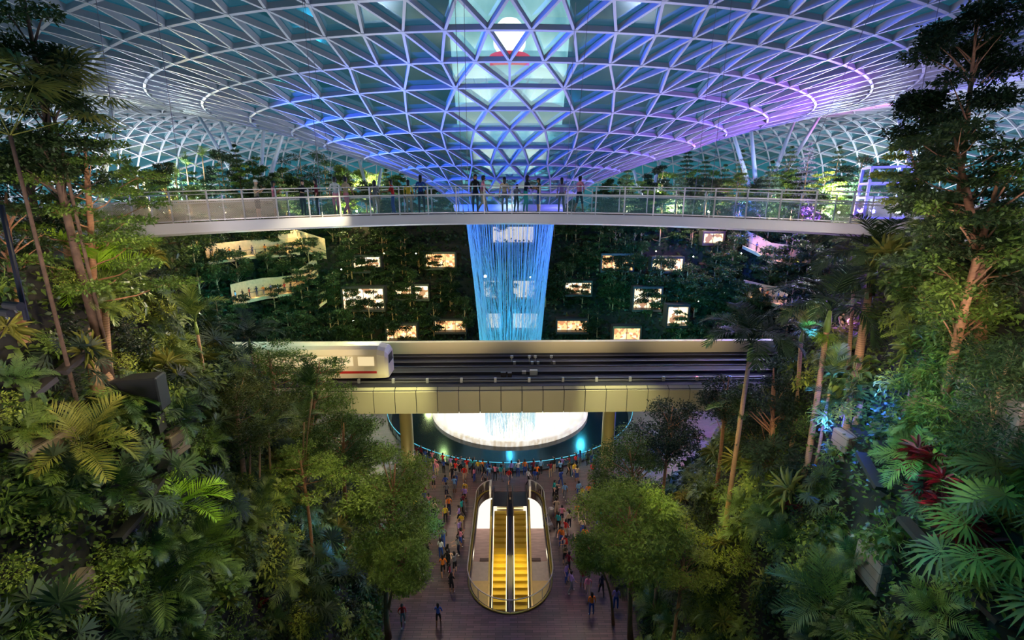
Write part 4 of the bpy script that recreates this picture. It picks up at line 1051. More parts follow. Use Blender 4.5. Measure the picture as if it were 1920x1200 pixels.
# red plants on the upper right slope
RP = [Protos(lambda s=s: rosette(s, 30, .62, .10, 'red', .5)) for s in (1, 2)]
for i, (u, v) in enumerate(((1748,868),(1770,880),(1742,900),(1765,915),(1780,935),(1795,925),(1800,950),(1815,965),(1790,970),(1825,985),(1840,1000),(1812,1000),(1838,1022),(1855,1015),(1750,930),(1860,1040))):
    h = hit(u, v+14); h = h+ground_n(h.x, h.y)*.45; RP[i % 2].get(loc=h, rot=(0, -.2, i), sc=rnd.uniform(.6, .9), label='dark red strap-leaved plant in the red bed on the right slope', cat='plant', group='red plants on the right slope')
for i, (u, v) in enumerate(((486,1000),(484,1036),(1480,950),(490,1130),(1500,955))):
    h = hit(u, v+10); RP[i % 2].get(loc=h, rot=(0, 0, i), sc=.55, label=('small red-leaved plant low on the left slope' if u < 900 else 'small red-leaved plant beside the large palm on the right slope'), cat='plant', group='small red plants '+('left' if u < 900 else 'right'))
# ground cover nobody could count
rng = np.random.default_rng(8); PP = []
for side in (-1, 1):
    n = 0
    for i in range(60000):
        y = 4+42*random.Random(i*2+side).random()**1.5; 
        v = random.Random(i*7+side+5).random(); t_ = t_of_y(y); x, yy = slope_pt(side, t_, v); PP.append((x, yy, t_))
PP = np.array(PP); NM = np.array([tuple(ground_n(p[0], p[1])) for p in PP]); PP[:, 2] = [ground_z(p[0], p[1]) for p in PP]
PP += NM*rng.random((len(PP), 1))*.30
D = nrm(rng.normal(size=PP.shape)*np.array([1, 1, .4])); N = nrm(NM+np.array([0, 0, .6])+rng.normal(size=PP.shape)*.5)
V, Q = chip_arrays(PP, D, N, rng.uniform(.10, .26, len(PP)), rng.uniform(.06, .14, len(PP)))
gc = quadmesh('ground_cover', V, Q, LM['shrub']); tag(gc, 'creeping leaves covering the soil of both slopes', 'ground cover', kind='stuff')
# ================================================================== far side of the valley: dark forest in front of lit shop fronts
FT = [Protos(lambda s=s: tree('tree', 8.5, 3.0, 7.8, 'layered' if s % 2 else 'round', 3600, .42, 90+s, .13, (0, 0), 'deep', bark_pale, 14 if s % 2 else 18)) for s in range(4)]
rf = random.Random(21); cnt = 0
WINS = [(665,712,482,508),(800,852,476,502),(646,718,541,580),(743,770,536,560),(780,802,536,560),(727,780,610,638),(817,872,601,622),(1045,1100,601,622),(1150,1200,615,640),(1128,1187,479,507),(1222,1280,485,508),(1060,1108,530,552),(1187,1240,541,580),(1250,1290,575,610),
        (925,1000,425,455),(908,938,526,560),(963,1003,526,560),(912,940,587,618),(962,1007,587,618),(1318,1356,438,456)]
def free_win(x, y, z, h):
    for a, b, c, d in WINS:
        u, v, _ = topx((x, y, z+h*.62))
        if a-16 < u < b+16 and c-26 < v < d+8: return False
    return True
for i in range(620):
    t_ = rf.uniform(.50, 1.0); side = rf.choice((-1, 1)); v = rf.choice((.05, .3, .32, .55, .57, .8, .82, .97))+rf.uniform(-.04, .04); v = max(.01, min(1, v))
    x, y = slope_pt(side, t_, v); z = ground_z(x, y); u_, v_, d_ = topx((x, y, z+4))
    if not (360 < u_ < 1560): continue
    if cnt >= 236: break
    sc = rf.uniform(.65, 1.1)
    if not free_win(x, y, z, 8.5*sc) and rf.random() < .42: continue
    u1, v1, _ = topx((x, y, z+4)); u2, v2, _ = topx((x, y, z+8))
    if (375 < u1 < 625 and v2 < 570 and v1 > 445) or (1385 < u1 < 1530 and v2 < 575 and v1 > 445):
        if rf.random() < .8: continue
    if 880 < u_ < 1035 and rf.random() < .6: continue
    lev = LEVN[min(3, int(v*4))]; sd = 'left' if side < 0 else 'right'
    FT[cnt % 4].get(loc=(x, y, z-.1), rot=(0, 0, rf.uniform(0, 6)), sc=(sc, sc, sc*rf.uniform(.85, 1.15)), label='dark tree on the %s terrace across the valley, %s of the waterfall' % (lev, sd), cat='tree', group='far trees, %s terrace, %s' % (lev, sd)); cnt += 1
print('FAR TREES', cnt)
# creeping cover on the far slopes
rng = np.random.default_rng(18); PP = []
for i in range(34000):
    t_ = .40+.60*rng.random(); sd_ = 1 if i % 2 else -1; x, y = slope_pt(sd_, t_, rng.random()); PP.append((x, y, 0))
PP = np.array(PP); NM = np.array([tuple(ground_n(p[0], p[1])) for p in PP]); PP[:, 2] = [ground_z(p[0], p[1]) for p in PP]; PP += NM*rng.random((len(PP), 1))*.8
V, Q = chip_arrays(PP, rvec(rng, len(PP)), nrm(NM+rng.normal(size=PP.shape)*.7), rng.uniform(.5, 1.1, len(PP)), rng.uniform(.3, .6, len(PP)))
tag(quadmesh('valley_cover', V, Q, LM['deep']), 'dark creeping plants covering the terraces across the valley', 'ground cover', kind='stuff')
def shopmat(name, c1, c2, c3, s, sc):
    M = Mt(name); tc = M.node('ShaderNodeTexCoord'); vo = M.node('ShaderNodeTexVoronoi'); vo.inputs['Scale'].default_value = sc
    mp = M.node('ShaderNodeMapping'); mp.inputs['Scale'].default_value = (1, 1, 1.6)
    sp_ = M.node('ShaderNodeSeparateColor'); cr = M.node('ShaderNodeValToRGB'); cr.color_ramp.interpolation = 'CONSTANT'
    cr.color_ramp.elements[0].color = c1; cr.color_ramp.elements[1].color = c2; cr.color_ramp.elements[1].position = .45
    e = cr.color_ramp.elements.new(.78); e.color = c3
    M.l.new(tc.outputs['Object'], mp.inputs[0]); M.l.new(mp.outputs[0], vo.inputs[0]); M.l.new(vo.outputs['Color'], sp_.inputs[0]); M.l.new(sp_.outputs[0], cr.inputs[0]); M.l.new(cr.outputs[0], M.b.inputs['Emission Color'])
    M.b.inputs['Emission Strength'].default_value = s; M.b.inputs['Base Color'].default_value = (.1, .1, .1, 1); return M.m
sh_w = shopmat('shop_warm', (1, .72, .42, 1), (1, .88, .68, 1), (.35, .16, .07, 1), 1.7, 1.3)
sh_o = shopmat('shop_orange', (1, .55, .22, 1), (.55, .22, .08, 1), (1, .8, .5, 1), 1.5, 1.5)
sh_c = shopmat('station_cream', (.85, .74, .58, 1), (.8, .7, .55, 1), (.95, .85, .7, 1), .85, .35)
framem = mat('shop_frame', (.03, .025, .02, 1), .5)
for i, (a, b, c, d) in enumerate(WINS):
    hs = [hit(a-6, d), hit(b+6, d), hit((a+b)/2, d)]; hs = [q.y for q in hs if q is not None]
    if not hs: continue
    Y = min(hs)-1.6; p0 = at_y(a, d, Y); p1 = at_y(b, c, Y); w = p1.x-p0.x; hh = p1.z-p0.z; cx = (p0.x+p1.x)/2
    m = sh_c if i in (14, 15, 16, 17, 18) else (sh_o if i in (1, 5, 6, 7, 8, 9) else sh_w)
    e = bpy.data.objects.new('window_%d' % (i+1), None); COL.objects.link(e); e.location = (cx, Y, p0.z)
    tag(e, 'lit shop window glowing between the far trees', kind='structure')
    g = MB(); g.box((0, 1.4, hh/2), (w, .1, hh)); g.box((-w/2, .7, hh/2), (.06, 1.4, hh)); g.box((w/2, .7, hh/2), (.06, 1.4, hh)); o = g.build('interior', m, e)
    g = MB(); g.box((0, .6, hh+.2), (w+.5, 1.9, .4)); g.box((0, .6, -.2), (w+.5, 1.9, .4)); g.box((-w/2-.15, .6, hh/2), (.25, 1.9, hh)); g.box((w/2+.15, .6, hh/2), (.25, 1.9, hh)); g.build('surround', framem, e)
    g = MB(); nm = max(1, int(w/1.6))
    for k in range(1, nm): g.box((-w/2+w*k/nm, 0, hh/2), (.07, .07, hh))
    if nm > 1: g.build('mullions', framem, e)
# ================================================================== PEOPLE
def person_mesh(pose):
    """one continuous skinned body, 1.70 m tall, facing +Y; returns a mesh with slots skin, top, legs, shoes"""
    V = []; E = []; Rr = []; LB = []
    def v(p, r): V.append(Vector(p)); Rr.append(r if hasattr(r, '__len__') else (r, r)); return len(V)-1
    def e(a, b, lab): E.append((a, b)); LB.append(lab)
    pel = v((0, 0, .95), (.135, .105)); spn = v((0, 0, 1.10), (.125, .095)); che = v((0, pose.get('lean', 0)*.5, 1.28), (.150, .105)); shc = v((0, pose.get('lean', 0), 1.40), (.10, .08))
    ly = pose.get('lean', 0); hx = pose.get('head', 0)
    nk = v((0, ly+.005, 1.47), .052); h0 = v((0, ly+.02+hx*.3, 1.535), (.070, .078)); h1 = v((0, ly+.02+hx, 1.60), (.078, .092)); h2 = v((0, ly+.012+hx, 1.66), (.062, .075))
    e(pel, spn, 'top'); e(spn, che, 'top'); e(che, shc, 'top'); e(shc, nk, 'skin'); e(nk, h0, 'skin'); e(h0, h1, 'skin'); e(h1, h2, 'skin')
    ns = v((0, ly+.118+hx, 1.575), .012); e(h1, ns, 'skin')
    for s in (-1, 1):
        ear = v((s*.086, ly+.01+hx, 1.585), .014); e(h1, ear, 'skin')
        lg = pose['leg'][0 if s < 0 else 1]
        hip = v((s*.092, 0, .88), .088); kn = v((s*.10+lg.get('kx', 0)*s, lg.get('ky', .02), .50+lg.get('kz', 0)), .060); cf = v((s*.10+lg.get('kx', 0)*s, (lg.get('ky', .02)+lg.get('ay', 0))/2-.015, .33), .055)
        an = v((s*.10+lg.get('kx', 0)*s, lg.get('ay', 0), .085), .038); to = v((s*.115+lg.get('kx', 0)*s, lg.get('ay', 0)+.155, .035), .032)
        e(pel, hip, 'legs'); e(hip, kn, 'legs'); e(kn, cf, 'calf'); e(cf, an, 'calf'); e(an, to, 'shoes')
        sh = v((s*.165, ly, 1.385), .056); am = pose['arm'][0 if s < 0 else 1]
        el = v((s*am[0][0], ly+am[0][1], am[0][2]), .040); wr = v((s*am[1][0], ly+am[1][1], am[1][2]), .026)
        d = (V[wr]-V[el]).normalized(); sd = d.cross(Vector((0, 1, 0)) if abs(d.y) < .8 else Vector((0, 0, 1))).normalized(); nn = sd.cross(d)
        pa = v(V[wr]+d*.065, (.034, .018)); e(shc, sh, 'top'); e(sh, el, 'sleeve'); e(el, wr, 'fore'); e(wr, pa, 'skin')
        for k, (q, ln) in enumerate(((-.028, .060), (-.010, .070), (.010, .066), (.027, .052))):
            f1 = v(V[pa]+d*.035+sd*q, .0085); f2 = v(V[pa]+d*(.035+ln*.55)+sd*q*1.15+nn*.010, .008); f3 = v(V[pa]+d*(.03+ln*.95)+sd*q*1.2+nn*.028, .007)
            e(pa, f1, 'skin'); e(f1, f2, 'skin'); e(f2, f3, 'skin')
        t1 = v(V[wr]+d*.045-sd*.038, .0095); t2 = v(V[wr]+d*.085-sd*.055+nn*.012, .008); e(wr, t1, 'skin'); e(t1, t2, 'skin')
    me = bpy.data.meshes.new('tmp'); me.from_pydata(V, E, []); o = bpy.data.objects.new('tmp', me); COL.objects.link(o)
    sk = o.modifiers.new('s', 'SKIN'); sk.use_smooth_shade = True; sk.branch_smoothing = 0.5
    o.data.skin_vertices.new() if not len(o.data.skin_vertices) else None
    for i, r in enumerate(Rr): o.data.skin_vertices[0].data[i].radius = r
    o.data.skin_vertices[0].data[0].use_root = True
    sb = o.modifiers.new('u', 'SUBSURF'); sb.levels = 1; sb.render_levels = 1
    dg = bpy.context.evaluated_depsgraph_get(); dg.update()
    m2 = bpy.data.meshes.new_from_object(o.evaluated_get(dg)); m2.name = 'person'
    bpy.data.objects.remove(o)
    segs = [(np.array(V[a]), np.array(V[b]), lab, (max(Rr[a])+max(Rr[b]))/2) for (a, b), lab in zip(E, LB)]
    A = np.array([s[0] for s in segs]); B = np.array([s[1] for s in segs]); RR = np.array([s[3] for s in segs]); lab = [s[2] for s in segs]
    C = np.array([p.center[:] for p in m2.polygons]); AB = B-A
    t = np.clip(((C[:, None, :]-A)*AB).sum(-1)/np.maximum((AB*AB).sum(-1), 1e-9), 0, 1); dd = np.linalg.norm(C[:, None, :]-(A+t[..., None]*AB), axis=-1)-RR*.9
    k = dd.argmin(1); m2.materials.clear()
    idx_ = {'skin': 0, 'fore': 0, 'top': 1, 'sleeve': 1, 'legs': 2, 'calf': 0 if pose.get('shorts') else 2, 'shoes': 3}
    mi = np.array([idx_[lab[q]] for q in k], dtype=np.int32)
    mi[(C[:, 2] < 1.0) & (mi == 1) & (abs(C[:, 0]) < .2)] = 2
    me2 = m2
    for _ in range(4): me2.materials.append(None)
    me2.polygons.foreach_set('material_index', mi); me2.polygons.foreach_set('use_smooth', np.ones(len(mi), dtype=bool))
    return me2
arm_down = ((.225, -.02, 1.12), (.235, .06, .88)); arm_phone = ((.20, .06, 1.16), (.07, .30, 1.30)); arm_rail = ((.24, .12, 1.16), (.20, .36, 1.12)); arm_hip = ((.27, -.02, 1.14), (.17, .10, 1.02)); arm_sw = ((.22, -.12, 1.13), (.23, -.10, .90)); arm_fw = ((.22, .10, 1.14), (.20, .24, .96))
L0 = dict(ky=.02, ay=0)
POSES = {'stand': dict(leg=(L0, dict(ky=.04, ay=.02, kx=.03)), arm=(arm_down, arm_down)),
 'phone': dict(leg=(L0, dict(ky=.03, ay=.0, kx=.02)), arm=(arm_phone, arm_phone), head=.02, shorts=True),
 'rail': dict(leg=(dict(ky=.03, ay=-.05), dict(ky=.06, ay=.04)), arm=(arm_rail, arm_rail), lean=.06, head=.02),
 'walk': dict(leg=(dict(ky=.14, ay=.22), dict(ky=-.02, ay=-.26, kz=-.01)), arm=(arm_sw, arm_fw), lean=.02),
 'walk2': dict(leg=(dict(ky=-.02, ay=-.22), dict(ky=.12, ay=.20)), arm=(arm_fw, arm_hip), lean=.02, shorts=True),
 'photo': dict(leg=(L0, L0), arm=(arm_hip, ((.20, .10, 1.28), (.10, .28, 1.50))))}
PM = {k: person_mesh(p) for k, p in POSES.items()}
def cmat(name, c): return mat('cloth_'+name, hexc(*c), .85)
skins = [mat('skin_light', hexc(214,168,138), .55), mat('skin_tan', hexc(178,124,92), .55), mat('skin_deep', hexc(120,78,56), .55)]
COLS = {n: cmat(n, c) for n, c in dict(white=(226,224,220), red=(206,38,30), orange=(232,122,34), blue=(44,78,160), navy=(24,30,58), black=(20,20,22), grey=(120,120,124), pink=(232,140,160), teal=(36,170,160), yellow=(226,190,50), beige=(206,180,146), olive=(88,86,58), maroon=(120,24,44), sky=(120,180,226), lilac=(160,130,200)).items()}
shoe = mat('shoes_dark', (.03, .03, .03, 1), .6); shoe_w = mat('shoes_white', hexc(220,215,210), .6)
hairs = [mat('hair_black', (.012, .010, .010, 1), .5), mat('hair_brown', (.05, .028, .015, 1), .5)]
eyem = mat('eyes', (.02, .015, .012, 1), .3)
def hair_mesh(long):
    g = MB(); V = []; F = []; n = 16; prof = [(0, 1.735), (.045, 1.728), (.078, 1.70), (.094, 1.655), (.098, 1.60), (.090, 1.545 if not long else 1.50), (.082, 1.50 if not long else 1.38)]
    for r, z in prof:
        for k in range(n):
            a = 2*PI*k/n; fr = math.sin(a)
            zz = z if fr < .25 else max(z, 1.635+.02*fr); rr = r if fr < .25 else min(r, .098)
            V.append((rr*math.cos(a)*.93, rr*math.sin(a)*1.08+.012, zz))
    for i in range(len(prof)-1):
        for k in range(n): F.append((i*n+k, i*n+(k+1) % n, (i+1)*n+(k+1) % n, (i+1)*n+k))
    g.add(V, F); o = g.build('hair', hairs[0], None, True); me = o.data; bpy.data.objects.remove(o); return me
HM = [hair_mesh(False), hair_mesh(True)]
g = MB()
for s in (-1, 1): g.lathe([(0, -.011), (.010, -.006), (.012, 0), (.010, .006), (0, .011)], 8, (s*.033, .108, 1.60))
_o = g.build('eyes', eyem); EYE = _o.data; bpy.data.objects.remove(_o)
g = MB(); g.lathe([(0, 1.745), (.06, 1.735), (.09, 1.70), (.102, 1.64), (.102, 1.625)], 16); g.box((0, .13, 1.635), (.14, .13, .012)); _o = g.build('cap', COLS['white'], None, True); CAPM = _o.data; bpy.data.objects.remove(_o)
prs = random.Random(4)
def person(loc, face, pose, top, legs, label, group=None, sk=None, hair=None, cap=False, shoes=None, sc=None, detail=True):
    me = PM[pose]; o = bpy.data.objects.new('person', me); COL.objects.link(o)
    ms = [skins[sk if sk is not None else prs.choice((0, 0, 1, 1, 2))], COLS[top], COLS[legs], shoes or prs.choice((shoe, shoe_w))]
    for i, m in enumerate(ms): o.material_slots[i].link = 'OBJECT'; o.material_slots[i].material = m
    o.location = loc; o.rotation_euler = (0, 0, face-PI/2); s_ = sc or prs.uniform(.92, 1.04); o.scale = (s_, s_, s_)
    ly = POSES[pose].get('lean', 0)+POSES[pose].get('head', 0)
    if hair != 'none' and not cap:
        h = bpy.data.objects.new('hair', HM[prs.randint(0, 1)] if hair is None else HM[hair]); COL.objects.link(h); h.parent = o; h.location = (0, ly, 0)
    if cap: h = bpy.data.objects.new('cap', CAPM); COL.objects.link(h); h.parent = o; h.location = (0, ly+.01, 0)
    if detail: h = bpy.data.objects.new('eyes', EYE); COL.objects.link(h); h.parent = o; h.location = (0, ly, 0)
    return tag(o, label, 'person', group)
def on_bridge(u, off_):
    # a spot on the deck that shows at column u
    lo, hi = -20, 20
    for _ in range(40):
        m = (lo+hi)/2
        if topx(bp_(m, off_))[0] < u: lo = m
        else: hi = m
    return bp_(lo, off_, .05)
R_ = lambda d: math.radians(d)
for u, off_, f, pose, top, legs, kw, lab in (
 (487, .9, 0, 'phone', 'beige', 'black', dict(cap=True, shoes=shoe_w), 'person in white cap and grey-beige shirt looking at a phone on the footbridge'),
 (519, 1.3, 10, 'phone', 'pink', 'grey', dict(hair=1), 'person in pink top beside the one in the white cap'),
 (571, 1.8, -30, 'rail', 'black', 'black', dict(), 'person in black bending over the footbridge railing left of the twin cables'),
 (598, 1.5, 200, 'stand', 'maroon', 'black', dict(), 'person in maroon and black right behind the paired cables on the footbridge'),
 (633, 1.2, 120, 'walk2', 'white', 'pink', dict(shoes=shoe_w), 'person in pale shirt and pink shorts on the footbridge'),
 (652, 1.7, 60, 'walk', 'beige', 'pink', dict(), 'second person in pink shorts on the footbridge'),
 (706, 2.2, 90, 'stand', 'grey', 'beige', dict(), 'person in grey at the far railing of the footbridge'),
 (739, 1.5, 200, 'rail', 'red', 'blue', dict(), 'person in red shirt and blue trousers on the footbridge'),
 (768, 2.2, 90, 'stand', 'yellow', 'beige', dict(), 'person in mustard clothes by the far railing of the footbridge'),
 (791, 1.3, 95, 'stand', 'blue', 'navy', dict(), 'person in bright blue shirt on the footbridge'),
 (892, .7, -60, 'stand', 'black', 'navy', dict(hair=1, sk=1), 'person in black sleeveless top facing the view left of the waterfall'),
 (906, 1.4, 0, 'walk', 'pink', 'beige', dict(), 'person just right of the one in the black sleeveless top'),
 (946, 1.8, 100, 'stand', 'beige', 'grey', dict(), 'person in beige at the middle of the footbridge'),
 (968, 1.9, 60, 'rail', 'grey', 'black', dict(sc=.8), 'short person in grey near the middle of the footbridge'),
 (985, 1.3, 20, 'rail', 'navy', 'teal', dict(hair=1), 'person in navy top with teal trousers leaning on the footbridge railing'),
 (1010, .8, 200, 'phone', 'olive', 'blue', dict(sk=1, hair=0), 'tall person in olive shirt and blue shorts holding a phone on the footbridge'),
 (1052, 1.9, 90, 'walk', 'lilac', 'grey', dict(), 'person in lilac right of the tall one in olive'),
 (1085, 2.1, 45, 'walk2', 'pink', 'navy', dict(), 'rightmost person on the footbridge, in pink')):
    person(on_bridge(u, off_), R_(f), pose, top, legs, lab, 'people on the footbridge' if False else None, **kw)
# crowd on the plaza
cc = list(COLS); used_pos = []
def ok_pos(x, y, m=.5):
    if abs(x) < WELLX+.75 and WA-WELLX-.8 < y < WB+2.6: return False
    if math.hypot(x-VX, y-VY-.3) < POOLR+.65: return False
    for px_ in (762, 1141):
        q = at_y(px_, 800, 40.5)
        if math.hypot(x-q.x, y-40.5) < 1.1: return False
    return all(math.hypot(x-a, y-b) > m for a, b in used_pos)
def crowd(x, y, f, pose, where, grp, shared=True):
    if not ok_pos(x, y): return
    used_pos.append((x, y)); top = prs.choice(cc); legs = prs.choice(['black', 'navy', 'grey', 'blue', 'beige', 'black'])
    person((x, y, 0), f, pose, top, legs, 'person in %s top and %s %s %s' % (top, legs, 'shorts' if POSES[pose].get('shorts') else 'trousers', where), '%s, %s and %s %s' % (grp, top, legs, 's' if POSES[pose].get('shorts') else 't'), detail=False)
for k in range(80):
    a = PI*1.5+(k-40)/40*.66+prs.uniform(-.01, .01); row = prs.choice((0, 0, 0, 1)); r = POOLR+.85+row*.75+prs.uniform(0, .25)
    crowd(VX+r*math.cos(a), VY+.3+r*math.sin(a), a+PI+prs.uniform(-.3, .3), prs.choice(('rail', 'stand', 'photo', 'photo', 'stand')), 'watching at the pool railing', 'watchers at the pool railing')
EX = [(1050,912,'red',1),(1092,920,'orange',2),(1102,932,'beige',0),(700+180,950,'beige',3),(876,962,'orange',1),(868,985,'red',0),(1040,962,'orange',1)]
for k in range(26):      # round the escalator opening
    if k < 13: x = WELLX+1.0+abs(prs.gauss(0, .35)); y = 25+k*.85
    else: x = -(WELLX+1.0+abs(prs.gauss(0, .35))); y = 25+(k-13)*.85
    crowd(x, y, prs.uniform(0, 6.28), prs.choice(('rail', 'phone', 'stand', 'walk', 'walk2')), 'beside the escalator opening', 'people beside the escalators')
for k in range(100):
    s_ = prs.choice((-1, 1)); x = s_*prs.uniform(3.6, 8.2); y = prs.uniform(22.5, 39.5)
    if abs(x) > lerp_list(FE, t_of_y(y))[0]-.6: continue
    crowd(x, y, prs.choice((PI/2, -PI/2))+prs.uniform(-.4, .4), prs.choice(('walk', 'walk2', 'walk', 'phone', 'stand')), 'walking on the plaza '+('right' if x > 0 else 'left')+' of the escalators', 'plaza walkers '+('right' if x > 0 else 'left'))
for k in range(26):
    crowd(prs.uniform(-5, 5), prs.uniform(36.6, 38.6), prs.uniform(0, 6.28), prs.choice(('walk', 'walk2', 'stand')), 'between the escalators and the pool', 'people between escalators and pool')
# a pushchair and a bin by the opening
p = at_z(1030, 990, 0); t = empty('pushchair', (p.x, p.y, 0), .6, 'folding pushchair with pale frame beside the right side of the escalator opening', 'pushchair')
g = MB(); 
for s in (-.22, .22): g.tube([(s, -.35, .1), (s, .15, .55), (s, .45, 1.0)], .018, 6); g.tube([(s, .35, .1), (s, -.05, .5)], .018, 6)
g.tube([(-.22, .45, 1.0), (.22, .45, 1.0)], .02, 6); g.build('frame', pale_steel, t)
g = MB(); g.add([(-.2,-.2,.42),(.2,-.2,.42),(.2,.1,.40),(-.2,.1,.40),(-.2,.3,.85),(.2,.3,.85),(-.2,-.2,.36),(.2,-.2,.36),(.2,.14,.34),(-.2,.14,.34),(-.2,.34,.82),(.2,.34,.82)], [(0,1,2,3),(3,2,5,4),(7,6,9,8),(9,10,11,8),(0,3,9,6),(1,7,8,2),(3,4,10,9),(2,8,11,5),(6,7,1,0),(4,5,11,10)]); g.build('seat', COLS['grey'], t)
for s in (-.25, .25):
    for y_ in (-.35, .35): g = MB(); g.tube([(s-.02, y_, .09), (s+.02, y_, .09)], .09, 14); g.build('wheel', black, t)
p = at_z(1026, 968, 0); g = MB(); g.lathe([(0,0),(.2,0),(.22,.75),(.2,.76),(.17,.70),(.0,.66)], 20); o = g.build('litter_bin', pale_steel, smooth=True, loc=(p.x+.3, p.y, 0)); tag(o, 'round pale litter bin by the top right of the escalator opening', 'bin')
# ================================================================== terrace walkways across the valley
pathm = mat('warm_stone', hexc(214,178,134), .8, var=.12, scale=2.5)
def walkway(pix, label, wh=2.6, name='terrace_walkway', people=0, tilt=0, pl=''):
    P = []
    for u, v in pix:
        h = hit(u, v); to = (CAMP-h); to.z = 0; to.normalize(); P.append(h+to*1.0)
    B = P[0]; t = empty(name, B, 0, label, 'walkway'); n = len(P)
    OUT = [((CAMP-p).xy.to_3d()).normalized() for p in P]
    g = MB(); V = []
    for p, o in zip(P, OUT): V += [p-B-o*.2, p-B+o*1.8, p-B+o*1.8-Vector((0, 0, .5)), p-B-o*.2-Vector((0, 0, .5))]
    F = [(i*4+k, i*4+(k+1) % 4, i*4+4+(k+1) % 4, i*4+4+k) for i in range(n-1) for k in range(4)]; g.add(V, F); g.build('floor_slab', pathm, t)
    g = MB(); V = []
    for p, o in zip(P, OUT): V += [p-B-o*.2, p-B-o*.2+Vector((0, 0, wh)), p-B-o*.6+Vector((0, 0, wh)), p-B-o*.6]
    g.add(V, F); g.build('back_wall', pathm, t)
    g = MB(); 
    for i in range(n-1): g.bar(P[i]-B+OUT[i]*1.75+Vector((0, 0, 1.0)), P[i+1]-B+OUT[i+1]*1.75+Vector((0, 0, 1.0)), .06, .06)
    g.build('handrail', dark_steel, t)
    for i in range(n):
        g = MB(); a = P[i]-B+OUT[i]*1.75; g.bar(a, a+Vector((0, 0, 1.0)), .05, .05, (0, 1, 0)); g.build('post', dark_steel, t)
    for k in range(people):
        f = (k+.5)/people*(n-1); i = min(n-2, int(f)); q = P[i].lerp(P[i+1], f-i)+OUT[i]*prs.uniform(.3, 1.4)
        top = prs.choice(['red', 'orange', 'blue', 'white', 'sky', 'navy', 'black']); person(q, prs.uniform(0, 6.28), prs.choice(('stand', 'walk', 'photo')), top, prs.choice(['navy', 'black', 'grey']), 'small distant person in %s top standing on the %s' % (top, pl), 'distant people, %s, %s' % (pl, top), detail=False)
    mid = P[n//2]+OUT[n//2]*2.6+Vector((0, 0, 2.6))
    return P, OUT
WK = []
WK.append(walkway([(388,488),(415,484),(445,480),(480,476),(520,474),(562,470)], 'upper lit stone walkway with railing across the valley at left', 2.4, people=8, pl='upper left walkway'))
WK.append(walkway([(525,470),(560,462),(612,478)], 'pale stepped stone wall right of the upper left walkway', 3.0, 'stone_wall'))
WK.append(walkway([(436,564),(465,556),(495,550),(525,547),(552,543)], 'lower lit stone walkway with railing across the valley at left', 2.6, people=9, pl='lower left walkway'))
WK.append(walkway([(550,541),(572,526),(596,508)], 'stone stair climbing from the lower left walkway', 2.6, 'stone_stair'))
WK.append(walkway([(596,568),(612,556)], 'small lit terrace corner below the stone stair', 1.5, 'terrace_corner'))
WK.append(walkway([(1392,458),(1418,470),(1442,484),(1475,489),(1515,494)], 'upper lit stone walkway with railing across the valley at right', 2.6, people=6, pl='upper right walkway'))
WK.append(walkway([(1392,548),(1420,555),(1445,561),(1475,568)], 'lower lit stone walkway with railing across the valley at right', 2.2, people=8, pl='lower right walkway'))
# ================================================================== top level garden: trees, struts, lift, lamps
gr_ = random.Random(8)
def gtree(u, vtop, d, style, leaf, label, R=2.4, group=None, n=5600):
    p = at_d(u, vtop-22, d); H = p.z-23.3
    t = tree('tree', H, R*1.2, H*.82, style, n, .30 if style != 'conifer' else .30, int(u), .12, (0, 0), leaf, bark_pale, 16); t.location = (p.x, p.y, 23.3); return tag(t, label, 'tree', group)
def gpalm2(u, vtop, d, label, Lf=2.2, kind='areca'):
    p = at_d(u, vtop-8, d); H = p.z-23.3; t = palm('palm_tree', H, Lf, 10, kind, int(u), .1, (0.4, 0), 'fern', bark_pale, False, .5); t.location = (p.x, p.y, 23.3); return tag(t, label, 'palm')
gtree(300,318,62,'round','deep','dark bushy tree on the top level left of the white post frame',2.2)
gpalm2(345,322,72,'left one of the spiky-headed palms on the top level at left'); gpalm2(375,305,74,'taller spiky-headed palm on the top level at left'); gpalm2(325,340,68,'low spiky-headed palm on the top level at left')
gtree(410,292,76,'round','deep','dark round tree right of the spiky palms on the top level',2.8); gtree(440,295,78,'conifer','conifer','dark pointed tree beside the left roof struts',2.2); gtree(470,310,80,'round','tree','tree behind the person in the white cap',2.4)
gtree(560,292,88,'round','deep','wide dark tree on the top level between struts and funnel',4.2,n=4200); gtree(605,296,90,'round','deep','dark tree right of the wide one, left of the funnel',3.6,n=3600); gtree(520,335,86,'round','bright','low bright tree beneath the right slanting strut at left',2.6)
gtree(650,318,92,'round','tree','tree left of the short roof struts near the funnel',3.2); gtree(690,330,94,'round','bright','bright tree behind the short roof struts near the funnel',3.0); gtree(735,345,96,'round','tree','last tree on the left before the roof funnel',2.4)
gtree(250,330,52,'layered','tree','top level tree partly hidden by the layered tree',2.4)
gtree(1165,345,96,'round','tree','first tree right of the roof funnel on the top level',2.4); gtree(1245,325,94,'round','bright','bright tree on the top level right of the short struts',2.8); gtree(1290,300,90,'conifer','conifer','slender pale tree on the top level right of the funnel',2.4)
gtree(1325,318,88,'conifer','conifer','conifer left of the blue one on the top level',2.6); gtree(1394,305,82,'conifer','conifer','blue-lit pointed conifer beside the white V-shaped struts',2.2,n=3600); gtree(1355,335,84,'round','tree','low tree left of the blue-lit conifer',2.3)
gtree(1485,298,80,'conifer','conifer','tall conifer right of the white V-shaped struts',3.0,n=3600); gtree(1520,292,78,'conifer','violet','violet-lit tree with pale leaves on the top level at right',2.3,n=3600); gtree(1575,298,78,'conifer','conifer','tall conifer right of the violet-lit tree',3.0,n=3600)
